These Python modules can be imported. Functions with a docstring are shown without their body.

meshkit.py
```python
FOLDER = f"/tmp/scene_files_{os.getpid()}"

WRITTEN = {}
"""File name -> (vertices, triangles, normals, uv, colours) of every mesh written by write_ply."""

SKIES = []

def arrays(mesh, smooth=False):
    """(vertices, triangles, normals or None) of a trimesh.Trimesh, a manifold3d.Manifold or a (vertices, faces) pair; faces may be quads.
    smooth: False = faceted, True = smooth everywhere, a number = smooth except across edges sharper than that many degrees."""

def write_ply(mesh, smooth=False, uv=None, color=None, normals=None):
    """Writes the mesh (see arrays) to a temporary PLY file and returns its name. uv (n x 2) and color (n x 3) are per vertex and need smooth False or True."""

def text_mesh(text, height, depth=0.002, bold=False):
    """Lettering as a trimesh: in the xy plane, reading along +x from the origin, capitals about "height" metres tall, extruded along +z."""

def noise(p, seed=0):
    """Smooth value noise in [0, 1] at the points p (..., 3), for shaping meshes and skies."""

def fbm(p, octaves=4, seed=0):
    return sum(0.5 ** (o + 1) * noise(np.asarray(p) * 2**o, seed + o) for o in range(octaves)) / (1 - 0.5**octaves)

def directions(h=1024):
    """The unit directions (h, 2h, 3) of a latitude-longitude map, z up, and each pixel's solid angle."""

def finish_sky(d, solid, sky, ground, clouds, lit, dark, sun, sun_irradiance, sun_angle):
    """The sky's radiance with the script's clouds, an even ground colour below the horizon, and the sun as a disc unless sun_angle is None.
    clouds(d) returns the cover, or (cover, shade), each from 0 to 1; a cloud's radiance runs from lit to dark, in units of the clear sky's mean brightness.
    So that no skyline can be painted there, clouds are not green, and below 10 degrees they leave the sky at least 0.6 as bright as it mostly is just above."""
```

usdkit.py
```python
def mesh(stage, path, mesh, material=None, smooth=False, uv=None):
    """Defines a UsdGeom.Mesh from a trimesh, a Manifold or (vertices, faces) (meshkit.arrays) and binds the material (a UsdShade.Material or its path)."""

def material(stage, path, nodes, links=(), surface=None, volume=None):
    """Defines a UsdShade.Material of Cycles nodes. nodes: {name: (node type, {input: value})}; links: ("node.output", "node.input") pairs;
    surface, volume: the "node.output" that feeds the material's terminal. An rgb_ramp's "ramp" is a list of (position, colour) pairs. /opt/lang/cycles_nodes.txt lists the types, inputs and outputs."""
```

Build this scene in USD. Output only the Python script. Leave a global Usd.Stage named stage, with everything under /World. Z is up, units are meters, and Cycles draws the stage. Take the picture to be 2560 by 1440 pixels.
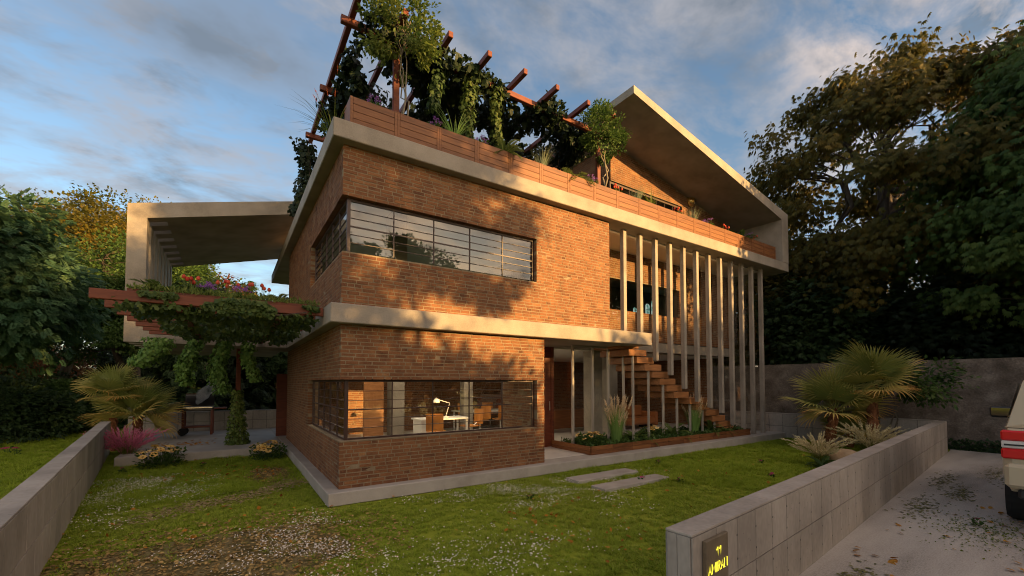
import math, random
import numpy as np, trimesh, meshkit, usdkit
from pxr import Usd, UsdGeom, UsdLux, UsdShade, Gf, Sdf, Vt

stage = Usd.Stage.CreateInMemory()
UsdGeom.SetStageUpAxis(stage, 'Z'); UsdGeom.SetStageMetersPerUnit(stage, 1.0)
W = '/World'
UsdGeom.Xform.Define(stage, W)
rnd = random.Random(7); R = np.random.default_rng(7)

# ------------------------------------------------------------------ camera, sky, sun, exposure
CAM = np.array([-1.517, -7.442, 1.976]); YAW, PITCH, FPX, CY = 33.541, 1.936, 1062.54, 920.15
EXPOSURE = 1.5
SUN_AZ, SUN_EL = math.radians(22.0), math.radians(8.5)          # to the right of the facade's normal, low
SUN_DIR = np.array([math.sin(SUN_AZ)*math.cos(SUN_EL), -math.cos(SUN_AZ)*math.cos(SUN_EL), math.sin(SUN_EL)])
SKY_STRENGTH, SUN_INTENSITY = 0.095, 1.2
cam = UsdGeom.Camera.Define(stage, W + '/camera')
yw, pt = math.radians(YAW), math.radians(PITCH)
fw = np.array([math.sin(yw)*math.cos(pt), math.cos(yw)*math.cos(pt), math.sin(pt)])
rt = np.array([math.cos(yw), -math.sin(yw), 0]); up = np.cross(rt, fw)
cam.AddTransformOp().Set(Gf.Matrix4d(*rt, 0, *up, 0, *(-fw), 0, *CAM, 1))
cam.CreateHorizontalApertureAttr(36.0); cam.CreateVerticalApertureAttr(20.25)
cam.CreateFocalLengthAttr(36.0*FPX/2560); cam.CreateVerticalApertureOffsetAttr(36.0*(CY-720)/2560)
cam.CreateClippingRangeAttr(Gf.Vec2f(0.05, 5000)); cam.CreateExposureAttr(EXPOSURE)
LOOKS = W + '/Looks'
UsdGeom.Scope.Define(stage, LOOKS)

sun = UsdLux.DistantLight.Define(stage, W + '/sun')
zax = SUN_DIR; xax = np.cross([0, 0, 1.0], zax); xax /= np.linalg.norm(xax); yax = np.cross(zax, xax)
sun.AddTransformOp().Set(Gf.Matrix4d(*xax, 0, *yax, 0, *zax, 0, 0, 0, 60, 1))
sun.CreateIntensityAttr(SUN_INTENSITY); sun.CreateAngleAttr(0.5); sun.CreateNormalizeAttr(True)
sun.CreateColorAttr(Gf.Vec3f(1.0, 0.58, 0.20))

usdkit.material(stage, LOOKS + '/sky_look', {
    'sky': ('sky_texture', {'sky_type': 'single_scattering', 'sun_disc': False, 'sun_elevation': SUN_EL, 'sun_rotation': math.atan2(SUN_DIR[0], SUN_DIR[1]), 'air_density': 1.0, 'aerosol_density': 1.0, 'ozone_density': 1.6}),
    'tc': ('texture_coordinate', {}), 'sep': ('separate_xyz', {}),
    'zz': ('math', {'math_type': 'add', 'value2': 0.16}), 'px': ('math', {'math_type': 'divide'}), 'py': ('math', {'math_type': 'divide'}),
    'cp': ('combine_xyz', {'z': 0.37}),
    'rot': ('mapping', {'rotation': (0, 0, 0.75), 'scale': (1.1, 1.6, 1), 'location': (0.35, 0.2, 0)}),
    # streaky high cloud, thicker towards one side, and a heavy grey bank
    'n1': ('noise_texture', {'scale': 3.0, 'detail': 10, 'roughness': 0.6, 'distortion': 0.3}),
    'r1': ('rgb_ramp', {'ramp': [(0.38, (0, 0, 0)), (0.62, (1, 1, 1))]}),
    'n2': ('noise_texture', {'scale': 2.6, 'detail': 8, 'roughness': 0.6, 'distortion': 0.3}),
    'r2': ('rgb_ramp', {'ramp': [(0.46, (0, 0, 0)), (0.66, (1, 1, 1))]}),
    'bm': ('mapping', {'scale': (2.7, 4.2, 0), 'location': (0.05, -4.75, 0)}), 'n3': ('noise_texture', {'scale': 3.0, 'detail': 7, 'roughness': 0.6}), 'nv': ('vector_math', {'math_type': 'multiply_add', 'vector2': (1.5, 1.5, 0), 'vector3': (-.75, -.75, 0)}), 'bv': ('vector_math', {'math_type': 'add'}),
    'bl': ('gradient_texture', {'gradient_type': 'spherical'}), 'bk': ('math', {'math_type': 'multiply', 'value2': 1.15, 'use_clamp': True}),
    'dk': ('math', {'math_type': 'maximum'}), 'cov': ('math', {'math_type': 'maximum'}),
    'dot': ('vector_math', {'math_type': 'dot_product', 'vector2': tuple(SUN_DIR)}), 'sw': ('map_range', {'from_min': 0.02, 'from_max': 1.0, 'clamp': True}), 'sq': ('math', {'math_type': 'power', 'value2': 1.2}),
    'side': ('mix', {'color1': (1.75, 1.72, 1.82), 'color2': (23.0, 15.6, 9.6)}),  # cloud glow towards the sun, behind the camera, added as warm fill light
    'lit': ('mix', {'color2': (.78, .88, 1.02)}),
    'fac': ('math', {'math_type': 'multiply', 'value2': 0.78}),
    'mx': ('mix', {}),
    'bg': ('background_shader', {'strength': SKY_STRENGTH})},
    [('tc.generated', 'sep.vector'), ('sep.z', 'zz.value1'), ('sep.x', 'px.value1'), ('zz.value', 'px.value2'), ('sep.y', 'py.value1'), ('zz.value', 'py.value2'),
     ('px.value', 'cp.x'), ('py.value', 'cp.y'), ('cp.vector', 'rot.vector'), ('rot.vector', 'n1.vector'), ('rot.vector', 'n2.vector'),
     ('cp.vector', 'bm.vector'), ('cp.vector', 'n3.vector'), ('n3.color', 'nv.vector1'), ('bm.vector', 'bv.vector1'), ('nv.vector', 'bv.vector2'), ('bv.vector', 'bl.vector'), ('bl.fac', 'bk.value1'),
     ('n1.fac', 'r1.fac'), ('n2.fac', 'r2.fac'), ('r2.color', 'dk.value1'), ('bk.value', 'dk.value2'), ('r1.color', 'cov.value1'), ('bk.value', 'cov.value2'),
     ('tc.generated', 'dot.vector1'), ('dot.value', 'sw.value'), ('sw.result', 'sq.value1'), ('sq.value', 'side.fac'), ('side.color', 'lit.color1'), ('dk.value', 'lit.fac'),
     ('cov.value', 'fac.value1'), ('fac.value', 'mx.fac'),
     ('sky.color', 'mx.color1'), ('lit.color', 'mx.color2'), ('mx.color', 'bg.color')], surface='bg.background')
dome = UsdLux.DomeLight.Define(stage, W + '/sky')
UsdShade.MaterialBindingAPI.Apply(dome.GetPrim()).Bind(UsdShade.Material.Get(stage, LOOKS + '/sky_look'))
dome.GetPrim().SetCustomDataByKey('kind', 'structure')

# ------------------------------------------------------------------ helpers
_used = {}
def numbered(parent, name):
    k = (parent, name); n = _used.get(k, 0); _used[k] = n + 1
    return f'{parent}/{name}' + (f'_{n:03d}' if n else '')
def tag(p, label=None, cat=None, group=None, kind=None):
    prim = p.GetPrim() if hasattr(p, 'GetPrim') else p
    for k, v in (('label', label), ('category', cat), ('group', group), ('kind', kind)):
        if v: prim.SetCustomDataByKey(k, v)
    return prim
def pathof(parent): return W if parent is None else (parent if isinstance(parent, str) else str(parent.GetPath()))
def thing(name, label, cat, loc=(0, 0, 0), rz=0.0, group=None, scale=None):
    x = UsdGeom.Xform.Define(stage, numbered(W, name))
    x.AddTranslateOp().Set(Gf.Vec3d(*map(float, loc)))
    if rz: x.AddRotateZOp().Set(math.degrees(rz))
    if scale: x.AddScaleOp().Set(Gf.Vec3f(scale, scale, scale) if np.ndim(scale) == 0 else Gf.Vec3f(*scale))
    return tag(x, label, cat, group)
def dup(src, label, loc, rz=0.0, group=None, scale=None):
    d = src.GetCustomData(); p = str(src.GetPath()).split('/')[-1]
    import re
    base = re.sub(r'_\d{3}$', '', p)
    r = thing(base, label, d['category'], loc, rz, group or d.get('group'), scale)
    r.GetReferences().AddInternalReference(src.GetPath()); r.SetInstanceable(True)
    return r
class MB:
    """Collects geometry of one mesh."""
    def __init__(s): s.v, s.f, s.t, s.n = [], [], [], 0
    def add(s, v, f, tone=0.5):
        v = np.asarray(v, float); f = np.asarray(f, int)
        if f.shape[1] == 4: f = np.vstack([f[:, [0, 1, 2]], f[:, [0, 2, 3]]])
        s.v.append(v); s.f.append(f + s.n); s.t.append(np.full(len(v), tone) if np.ndim(tone) == 0 else np.asarray(tone)); s.n += len(v); return s
    def box(s, a, b, tone=0.5, ch=0.0):
        v, f = cbox(a, b, ch); return s.add(v, f, tone)
    def tube(s, pts, rad, n=6, tone=0.5, cap=True):
        v, f = tube(pts, rad, n, cap); return s.add(v, f, tone)
    def mesh(s, m, tone=0.5):
        return s.add(np.array(m.vertices), np.array(m.faces), tone)
    def build(s, name, mat, parent=None, smooth=False, label=None, cat=None, group=None, kind=None, xf=None):
        v, f, t = np.vstack(s.v), np.vstack(s.f), np.concatenate(s.t)
        return emit(name, v, f, mat, parent, t, smooth, label, cat, group, kind, xf)
def emit(name, v, f, mat, parent=None, tone=None, smooth=False, label=None, cat=None, group=None, kind=None, xf=None):
    m = UsdGeom.Mesh.Define(stage, numbered(pathof(parent), name))
    m.CreatePointsAttr(Vt.Vec3fArray.FromNumpy(np.ascontiguousarray(v, np.float32)))
    m.CreateFaceVertexCountsAttr(Vt.IntArray.FromNumpy(np.full(len(f), f.shape[1], np.int32)))
    m.CreateFaceVertexIndicesAttr(Vt.IntArray.FromNumpy(np.ascontiguousarray(f, np.int32).ravel()))
    m.CreateSubdivisionSchemeAttr('none')
    if tone is not None:
        UsdGeom.PrimvarsAPI(m).CreatePrimvar('tone', Sdf.ValueTypeNames.FloatArray, 'vertex').Set(Vt.FloatArray.FromNumpy(np.ascontiguousarray(tone, np.float32)))
    if smooth:
        fn = np.cross(v[f[:, 1]] - v[f[:, 0]], v[f[:, 2]] - v[f[:, 0]]); nn = np.zeros_like(v)
        for k in range(f.shape[1]): np.add.at(nn, f[:, k], fn)
        l = np.linalg.norm(nn, axis=1, keepdims=True); nn = np.where(l > 1e-12, nn/np.maximum(l, 1e-12), [0, 0, 1.0])
        m.CreateNormalsAttr(Vt.Vec3fArray.FromNumpy(nn.astype(np.float32))); m.SetNormalsInterpolation('vertex')
    UsdShade.MaterialBindingAPI.Apply(m.GetPrim()).Bind(M[mat])
    if xf is not None: UsdGeom.Xformable(m).AddTransformOp().Set(Gf.Matrix4d(*np.asarray(xf, float).T.ravel()))
    return tag(m, label, cat, group, kind)
_cb = {}
def cbox(a, b, ch=0.0):
    a, b = np.minimum(a, b).astype(float), np.maximum(a, b).astype(float)
    if ch <= 0:
        v = np.array([[x, y, z] for x in (a[0], b[0]) for y in (a[1], b[1]) for z in (a[2], b[2])])
        f = np.array([[0, 1, 3], [0, 3, 2], [4, 6, 7], [4, 7, 5], [0, 4, 5], [0, 5, 1], [2, 3, 7], [2, 7, 6], [0, 2, 6], [0, 6, 4], [1, 5, 7], [1, 7, 3]])
        return v, f
    if 'h' not in _cb:
        pts = []
        for sx in (-1, 1):
            for sy in (-1, 1):
                for sz in (-1, 1):
                    for k in range(3):
                        p = np.array([sx, sy, sz], float)*1.0; q = np.ones(3)*0.8; q[k] = 1.0
                        pts.append(p*q)
        pts = np.array(pts); h = trimesh.Trimesh(pts, process=False).convex_hull
        _cb['h'] = (np.array(h.vertices), np.array(h.faces))
    v, f = _cb['h']; half = (b - a)/2; c = (a + b)/2; ch = min(ch, half.min()*0.45)
    sg = np.sign(v); inner = np.abs(v) < 0.9
    return c + sg*(half - ch*inner), f
def tube(pts, rad, n=6, cap=True):
    pts = np.asarray(pts, float); k = len(pts); rad = np.broadcast_to(np.asarray(rad, float), (k,))
    t = np.gradient(pts, axis=0); t /= np.maximum(np.linalg.norm(t, axis=1, keepdims=True), 1e-9)
    ref = np.array([0, 0, 1.0]) if abs(t[0, 2]) < 0.9 else np.array([1.0, 0, 0])
    u = np.cross(t, ref); u /= np.maximum(np.linalg.norm(u, axis=1, keepdims=True), 1e-9); w = np.cross(t, u)
    an = np.arange(n)/n*2*np.pi
    v = pts[:, None] + rad[:, None, None]*(np.cos(an)[None, :, None]*u[:, None] + np.sin(an)[None, :, None]*w[:, None])
    v = v.reshape(-1, 3); f = []
    i = np.arange(k - 1)[:, None]*n; j = np.arange(n)[None]; j2 = (j + 1) % n
    q = np.stack([i + j, i + j2, i + n + j2, i + n + j], -1).reshape(-1, 4)
    f = np.vstack([q[:, [0, 1, 2]], q[:, [0, 2, 3]]])
    if cap:
        c0, c1 = len(v), len(v) + 1; v = np.vstack([v, pts[:1], pts[-1:]])
        jj = np.arange(n); f = np.vstack([f, np.stack([np.full(n, c0), (jj + 1) % n, jj], 1), np.stack([np.full(n, c1), (k - 1)*n + jj, (k - 1)*n + (jj + 1) % n], 1)])
    return v, f
def rotz(a): c, s = math.cos(a), math.sin(a); return np.array([[c, -s, 0], [s, c, 0], [0, 0, 1.0]])
def unit(v): v = np.asarray(v, float); return v/np.maximum(np.linalg.norm(v, axis=-1, keepdims=True), 1e-9)
def lathe(prof, n=16):
    prof = np.asarray(prof, float); a = np.arange(n)/n*2*np.pi
    v = np.stack([prof[:, None, 0]*np.cos(a), prof[:, None, 0]*np.sin(a), np.repeat(prof[:, 1:2], n, 1)], -1).reshape(-1, 3)
    k = len(prof); i = np.arange(k - 1)[:, None]*n; j = np.arange(n)[None]; j2 = (j + 1) % n
    q = np.stack([i + j, i + j2, i + n + j2, i + n + j], -1).reshape(-1, 4)
    return v, np.vstack([q[:, [0, 1, 2]], q[:, [0, 2, 3]]])

# ------------------------------------------------------------------ materials
M = {}
def mat(name, nodes, links, surface='p.BSDF', volume=None):
    M[name] = usdkit.material(stage, f'{LOOKS}/{name}', nodes, links, surface=surface, volume=volume)
def simple(name, col, rough=0.6, metal=0.0, spec=0.4, **kw):
    mat(name, {'p': ('principled_bsdf', dict(base_color=col, roughness=rough, metallic=metal, specular_ior_level=spec, **kw))}, [])
def mottled(name, cols, scale=4.0, detail=6, rough=0.75, fine=60.0, bump=0.15, bdist=0.01, stretch=(1, 1, 1), tone=0.0, spec=0.3, pits=None, lo=0.3, hi=0.7):
    """Colour from layered noise in world space plus a per-piece tone."""
    n = {'g': ('geometry', {}), 'mp': ('mapping', {'scale': stretch}), 'n': ('noise_texture', {'scale': scale, 'detail': detail, 'roughness': 0.6}),
         'n2': ('noise_texture', {'scale': fine, 'detail': 3}), 'a': ('attribute', {'attribute': 'tone'}),
         'm1': ('math', {'math_type': 'multiply_add', 'value2': 1.0}), 'm2': ('math', {'math_type': 'multiply_add', 'value2': tone}), 'm3': ('math', {'math_type': 'multiply_add', 'value2': 0.35, 'value3': -0.175}),
         'sb': ('math', {'math_type': 'subtract', 'value2': 0.5}),
         'r': ('rgb_ramp', {'ramp': [(lo + (hi - lo)*i/(len(cols) - 1), c) for i, c in enumerate(cols)]}),
         'b': ('bump', {'strength': bump, 'distance': bdist}), 'p': ('principled_bsdf', {'roughness': rough, 'specular_ior_level': spec})}
    l = [('g.position', 'mp.vector'), ('mp.vector', 'n.vector'), ('mp.vector', 'n2.vector'), ('n2.fac', 'm3.value1'), ('n.fac', 'm1.value1'), ('m3.value', 'm1.value3'),
         ('a.fac', 'sb.value1'), ('sb.value', 'm2.value1'), ('m1.value', 'm2.value3'), ('m2.value', 'r.fac'), ('n2.fac', 'b.height'), ('b.normal', 'p.normal')]
    if pits:
        n['v'] = ('voronoi_texture', {'scale': pits[0], 'randomness': 1.0}); n['pr'] = ('rgb_ramp', {'ramp': [(0.0, (1, 1, 1)), (pits[1], (1, 1, 1)), (pits[1]*1.6, (0, 0, 0))]})
        n['pm'] = ('mix', {'color2': pits[2]}); n['pn'] = ('noise_texture', {'scale': 3.0, 'detail': 2}); n['pq'] = ('math', {'math_type': 'multiply'})
        l += [('g.position', 'v.vector'), ('v.distance', 'pr.fac'), ('g.position', 'pn.vector'), ('pr.color', 'pq.value1'), ('pn.fac', 'pq.value2'), ('pq.value', 'pm.fac'), ('r.color', 'pm.color1'), ('pm.color', 'p.base_color')]
    else: l += [('r.color', 'p.base_color')]
    mat(name, n, l)
mottled('concrete', [(0.186, 0.160, 0.133), (0.248, 0.217, 0.181), (0.301, 0.266, 0.226)], scale=1.6, fine=45, rough=0.7, bump=0.12, pits=(38, 0.12, (.16, .14, .12)))
mottled('slab_concrete', [(0.276, 0.250, 0.224), (0.337, 0.311, 0.281), (0.388, 0.356, 0.326)], scale=2.2, fine=70, rough=0.55, bump=0.08, pits=(60, 0.1, (.2, .19, .17)))
mottled('panel_concrete', [(0.231, 0.205, 0.178), (0.304, 0.271, 0.235), (0.379, 0.339, 0.299)], scale=1.3, fine=26, rough=0.8, bump=0.2, tone=0.22, stretch=(1, 1, .55), pits=(15, 0.07, (.06, .055, .05)))
mottled('plaster', [(0.072, 0.058, 0.045), (0.135, 0.111, 0.090), (0.234, 0.198, 0.167)], scale=2.2, fine=24, rough=0.95, bump=0.9, bdist=0.03, lo=0.3, hi=0.75)
mottled('brick', [(0.067, 0.028, 0.014), (0.135, 0.056, 0.025), (0.193, 0.082, 0.034), (0.251, 0.130, 0.057)], scale=3.2, fine=42, rough=0.85, bump=0.35, tone=0.4, bdist=0.012, lo=0.15, hi=0.85)
mottled('mortar', [(0.163, 0.119, 0.074), (0.247, 0.190, 0.124)], scale=9, fine=90, rough=0.95, bump=0.3)
mottled('oak', [(0.088, 0.034, 0.012), (0.162, 0.062, 0.022), (0.223, 0.096, 0.032)], scale=3.5, fine=20, rough=0.5, bump=0.08, tone=0.35, stretch=(.7, 4, 9), lo=0.2, hi=0.8)
mottled('red_timber', [(0.068, 0.015, 0.007), (0.116, 0.026, 0.010), (0.157, 0.041, 0.015)], scale=3, fine=22, rough=0.5, bump=0.08, tone=0.3, stretch=(1.2, 3, 8), lo=0.2, hi=0.8)
mottled('stair_timber', [(.20, .085, .03), (.30, .13, .05), (.38, .18, .075)], scale=3, fine=20, rough=0.45, bump=0.05, tone=0.3, stretch=(.8, 5, 12), lo=0.2, hi=0.8)
mottled('ceiling_paint', [(.74, .72, .67), (.78, .76, .72)], scale=2, fine=30, rough=0.8, bump=0.02)
mottled('floor_stone', [(.50, .48, .45), (.58, .56, .53)], scale=1.2, fine=30, rough=0.35, bump=0.02)
mottled('bark', [(.035, .026, .02), (.09, .07, .055)], scale=10, fine=40, rough=0.95, bump=0.6, bdist=0.03, stretch=(1, 1, .3))
mottled('pale_bark', [(.12, .10, .075), (.24, .20, .15)], scale=14, fine=60, rough=0.9, bump=0.5, stretch=(1, 1, .4))
mottled('palm_fibre', [(.10, .035, .015), (.24, .095, .04), (.36, .18, .085)], scale=18, fine=70, rough=0.95, bump=0.8, bdist=0.02, stretch=(1, 1, .7), tone=0.5, lo=0.2, hi=0.8)
mottled('soil', [(.035, .025, .016), (.09, .065, .04)], scale=18, fine=90, rough=1.0, bump=0.6)
mottled('boulder_stone', [(.30, .20, .11), (.42, .31, .19)], scale=4, fine=30, rough=0.9, bump=0.4)
simple('dark_steel', (.035, .014, .009), 0.45, 0.0, 0.5)
simple('grey_metal', (.34, .31, .27), 0.4, 0.3, 0.5)
simple('chrome', (.7, .68, .62), 0.15, 1.0)
simple('black_rubber', (.012, .012, .012), 0.8)
simple('white_lacquer', (.72, .70, .66), 0.35)
simple('orange_seat', (.52, .20, .035), 0.45)
simple('black_enamel', (.02, .019, .02), 0.3)
simple('brass', (.62, .42, .16), 0.25, 0.9)
def pane(name, tint, ior):
    """Thin pane: clear except for its reflection, the same from both sides."""
    mat(name, {'t': ('transparent_bsdf', {'color': tint}), 'g': ('glossy_bsdf', {'color': (1, 1, 1), 'roughness': 0.01}), 'geo': ('geometry', {}),
               'i': ('math', {'math_type': 'multiply_add', 'value2': 1/ior - ior, 'value3': ior}), 'f': ('fresnel', {}), 'm': ('mix_closure', {})},
        [('geo.backfacing', 'i.value1'), ('i.value', 'f.IOR'), ('f.fac', 'm.fac'), ('t.BSDF', 'm.closure1'), ('g.BSDF', 'm.closure2')], surface='m.closure')
pane('pane_glass', (.95, .97, .95), 1.75)
pane('tinted_glass', (.05, .06, .08), 1.5)

# ------------------------------------------------------------------ dimensions of the house
S = 0.197; ZB, ZM0, ZM1, ZR0, ZR1 = 0.215, 2.95, 3.267, 6.002, 6.312
X1, X2, X3, XB, XR = 4.276, 6.348, 7.70, 15.02, 15.41
YB = 7.8; YF, YE = 6.05, 11.4                                   # brick volume's depth; the left frame's front and back
house = thing('brick_house', 'two-storey brick and concrete house with corner windows, slanted concrete roof frame and stair glazing', 'house')

def slab(name, a, b, mt='slab_concrete', ch=0.012): return MB().box(a, b, ch=ch).build(name, mt, house)
# floor slabs
sl = MB().box((-S, -S, 0), (XB, 11.7, ZB), ch=0.012); sl.build('base_slab', 'slab_concrete', house)
MB().box((-3.75, YF, -0.02), (-S - .003, 11.9, ZB - .006), ch=0.012).build('terrace_slab', 'slab_concrete', house)
MB().box((-S, -S, ZM0), (X3, 1.30, ZM1), ch=0.012).build('canopy_slab', 'concrete', house)
MB().box((-S, 1.302, ZM0), (X2 - .3, 6.3, ZM1 - .004), ch=0.0).box((-S, 6.302, ZM0), (.25, YB + .15, ZM1 - .004)).build('floor_slab', 'concrete', house)
MB().box((-S, -S, ZR0), (XR, 12.2, ZR1), ch=0.012).build('roof_slab', 'concrete', house)

# ------------------------------------------------------------------ brick walls
CO, BL, BT = 0.0645, 0.226, 0.105                                 # course, brick module, brick depth
BR = []                                                           # (size seen, vertices, tone, wall)
BOXF = cbox((0, 0, 0), (1, 1, 1))[1]
def rects_around(L0, L1, z0, z1, holes):
    xs = sorted({L0, L1, *[h[k] for h in holes for k in (0, 1)]}); out = []
    xs = [x for x in xs if L0 <= x <= L1]
    for a, b in zip(xs, xs[1:]):
        cuts = sorted((h[2], h[3]) for h in holes if h[0] <= a + 1e-6 and h[1] >= b - 1e-6); z = z0
        for c, d in cuts:
            if c > z: out.append((a, b, z, c))
            z = max(z, d)
        if z < z1: out.append((a, b, z, z1))
    return out
def brick_wall(name, origin, u, n, L0, L1, z0, z1, holes=(), top=None, depth=0.22, parts=True, back=True, seed=0, mt='brick'):
    """Wall whose face lies in the plane through origin (u along, n outward). holes: (l0, l1, z0, z1). top(l): sloped top."""
    r = np.random.default_rng(100 + seed); o, u, n = np.array(origin, float), np.array(u, float), np.array(n, float); zz = np.array([0, 0, 1.0])
    P = lambda l, d, z: o + u*l + n*d + zz*z
    bk = MB(); e_ = .006 if L1 - L0 > .5 else 0
    for a, b, c, d in rects_around(L0 + e_, L1 - e_, z0, z1, [(h[0] - e_, h[1] + e_, h[2] - e_, h[3] + e_) for h in holes]):
        if top is None:
            q = [P(l, dd, z) for l in (a, b) for dd in (-depth, -.005) for z in (c, d)]
        else:
            d0, d1 = min(d, top(a)), min(d, top(b))
            q = [P(l, dd, z) for l, zt in ((a, d0), (b, d1)) for dd in (-depth, -.005) for z in (c, max(zt, c + .001))]
        bk.add(q, BOXF)
    wall = bk.build(name, 'mortar', house)
    k = 0; out = []; z = z0
    while z < z1 - 0.01:
        zt = min(z + CO - .012, z1); off = (0.5 if k % 2 else 0.0)*BL + r.uniform(-.03, .03)
        l = L0 - off
        while l < L1:
            w = BL*(0.52 if r.random() < 0.18 else r.uniform(.9, 1.08)); a, b = max(l, L0), min(l + w - .017, L1); l += w
            spans = [(a, b)]
            for h in holes:
                if zt > h[2] + .012 and z < h[3] - .012:
                    ns = []
                    for s0, s1 in spans:
                        if s1 <= h[0] or s0 >= h[1]: ns.append((s0, s1)); continue
                        if s0 < h[0]: ns.append((s0, h[0]))
                        if s1 > h[1]: ns.append((h[1], s1))
                    spans = ns
            for s0, s1 in spans:
                if s1 - s0 < .03: continue
                t1 = zt
                if top is not None:
                    tm = min(top(s0), top(s1)) - .02
                    if tm < z + .02: continue
                    t1 = min(zt, tm)
                pr = r.uniform(-.004, .003); j = r.uniform(-.0025, .0025, 8)
                q = np.array([P(ll, dd, zz_) for ll in (s0, s1) for dd in (-.10, pr) for zz_ in (z + .004, t1)])
                q[:, 2] += j; q += n*(r.uniform(-.002, .002, (8, 1)))
                out.append((q, float(np.clip(r.normal(.5, .2), 0, 1))))
        z += CO; k += 1
    for q, t in out:
        dist = np.linalg.norm(q.mean(0) - CAM)
        BR.append(((s1 - s0)/dist if False else np.linalg.norm(q[4] - q[0])*abs(np.dot(unit(q.mean(0) - CAM), n))/dist**2 if parts else -1, q, t, wall, mt))
    return wall
WIN_LO = (0.99, 2.03); WIN_UP = (4.19, 5.14)
front_lo = brick_wall('brick_wall', (0, 0, 0), (1, 0, 0), (0, -1, 0), 0.0, X1, ZB, ZM0, [(-.01, 4.07, *WIN_LO)], seed=1)
left_lo = brick_wall('brick_wall', (0, 0, 0), (0, 1, 0), (-1, 0, 0), .102, YB, ZB, ZM0, [(.10, 3.46, *WIN_LO)], seed=2)
front_up = brick_wall('brick_wall', (0, 0, 0), (1, 0, 0), (0, -1, 0), 0.0, X2, ZM1, ZR0, [(-.01, 4.07, *WIN_UP)], seed=3)
left_up = brick_wall('brick_wall', (0, 0, 0), (0, 1, 0), (-1, 0, 0), .102, YB, ZM1, ZR0, [(.10, 3.38, *WIN_UP)], seed=4)
brick_wall('brick_wall', (X1, 0, 0), (0, 1, 0), (1, 0, 0), .107, 1.38, ZB, ZM0, parts=False, seed=5)
brick_wall('brick_wall', (X1 - .227, 0, 0), (0, 1, 0), (-1, 0, 0), .23, 1.38, ZB, ZM0, depth=.003, parts=False, seed=13)
brick_wall('brick_wall', (X1, 1.39, 0), (1, 0, 0), (0, 1, 0), -.22, 0, ZB, ZM0, depth=.005, parts=False, seed=14)
brick_wall('brick_wall', (X2, 0, 0), (0, 1, 0), (1, 0, 0), .107, 1.45, ZM1, ZR0, parts=False, seed=6)
IY = 1.47
brick_wall('inner_brick_wall', (0, IY, 0), (1, 0, 0), (0, -1, 0), X2 + .003, 14.4, ZM1 + .02, ZR0 - .02, [(7.6, 11.3, 4.18, 5.12)], parts=False, seed=7)
UNDER = lambda x: 9.49 - .208*(x - 7.08)
gable = brick_wall('gable_wall', (0, IY, 0), (1, 0, 0), (0, -1, 0), 7.98, 14.94, ZR1, 9.4, [(7.97, 11.5, 7.2, 8.1)], top=lambda x: UNDER(x), parts=False, seed=8)
brick_wall('gable_wall', (7.98, IY, 0), (0, 1, 0), (-1, 0, 0), .107, 8.0, ZR1, 9.2, [(.1, 1.6, 7.2, 8.1)], parts=False, seed=9)
brick_wall('inner_brick_wall', (0, 7.6, 0), (1, 0, 0), (0, -1, 0), -.0, 14.4, ZB, ZM0, [(.3, 5.6, 2.30, ZM0)], parts=False, seed=10)  # high opening added out of view to let daylight into the room
brick_wall('inner_brick_wall', (14.4, 2.2, 0), (0, 1, 0), (-1, 0, 0), .107, 5.3, ZB, ZM0, parts=False, seed=11)
brick_wall('terrace_brick_wall', (.12, 9.3, 0), (1, 0, 0), (0, -1, 0), 0.0, 6.0, ZR1, 7.6, parts=False, seed=12)
order = sorted(range(len(BR)), key=lambda i: -BR[i][0])
single = set(order[:290])
rest = {}
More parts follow.
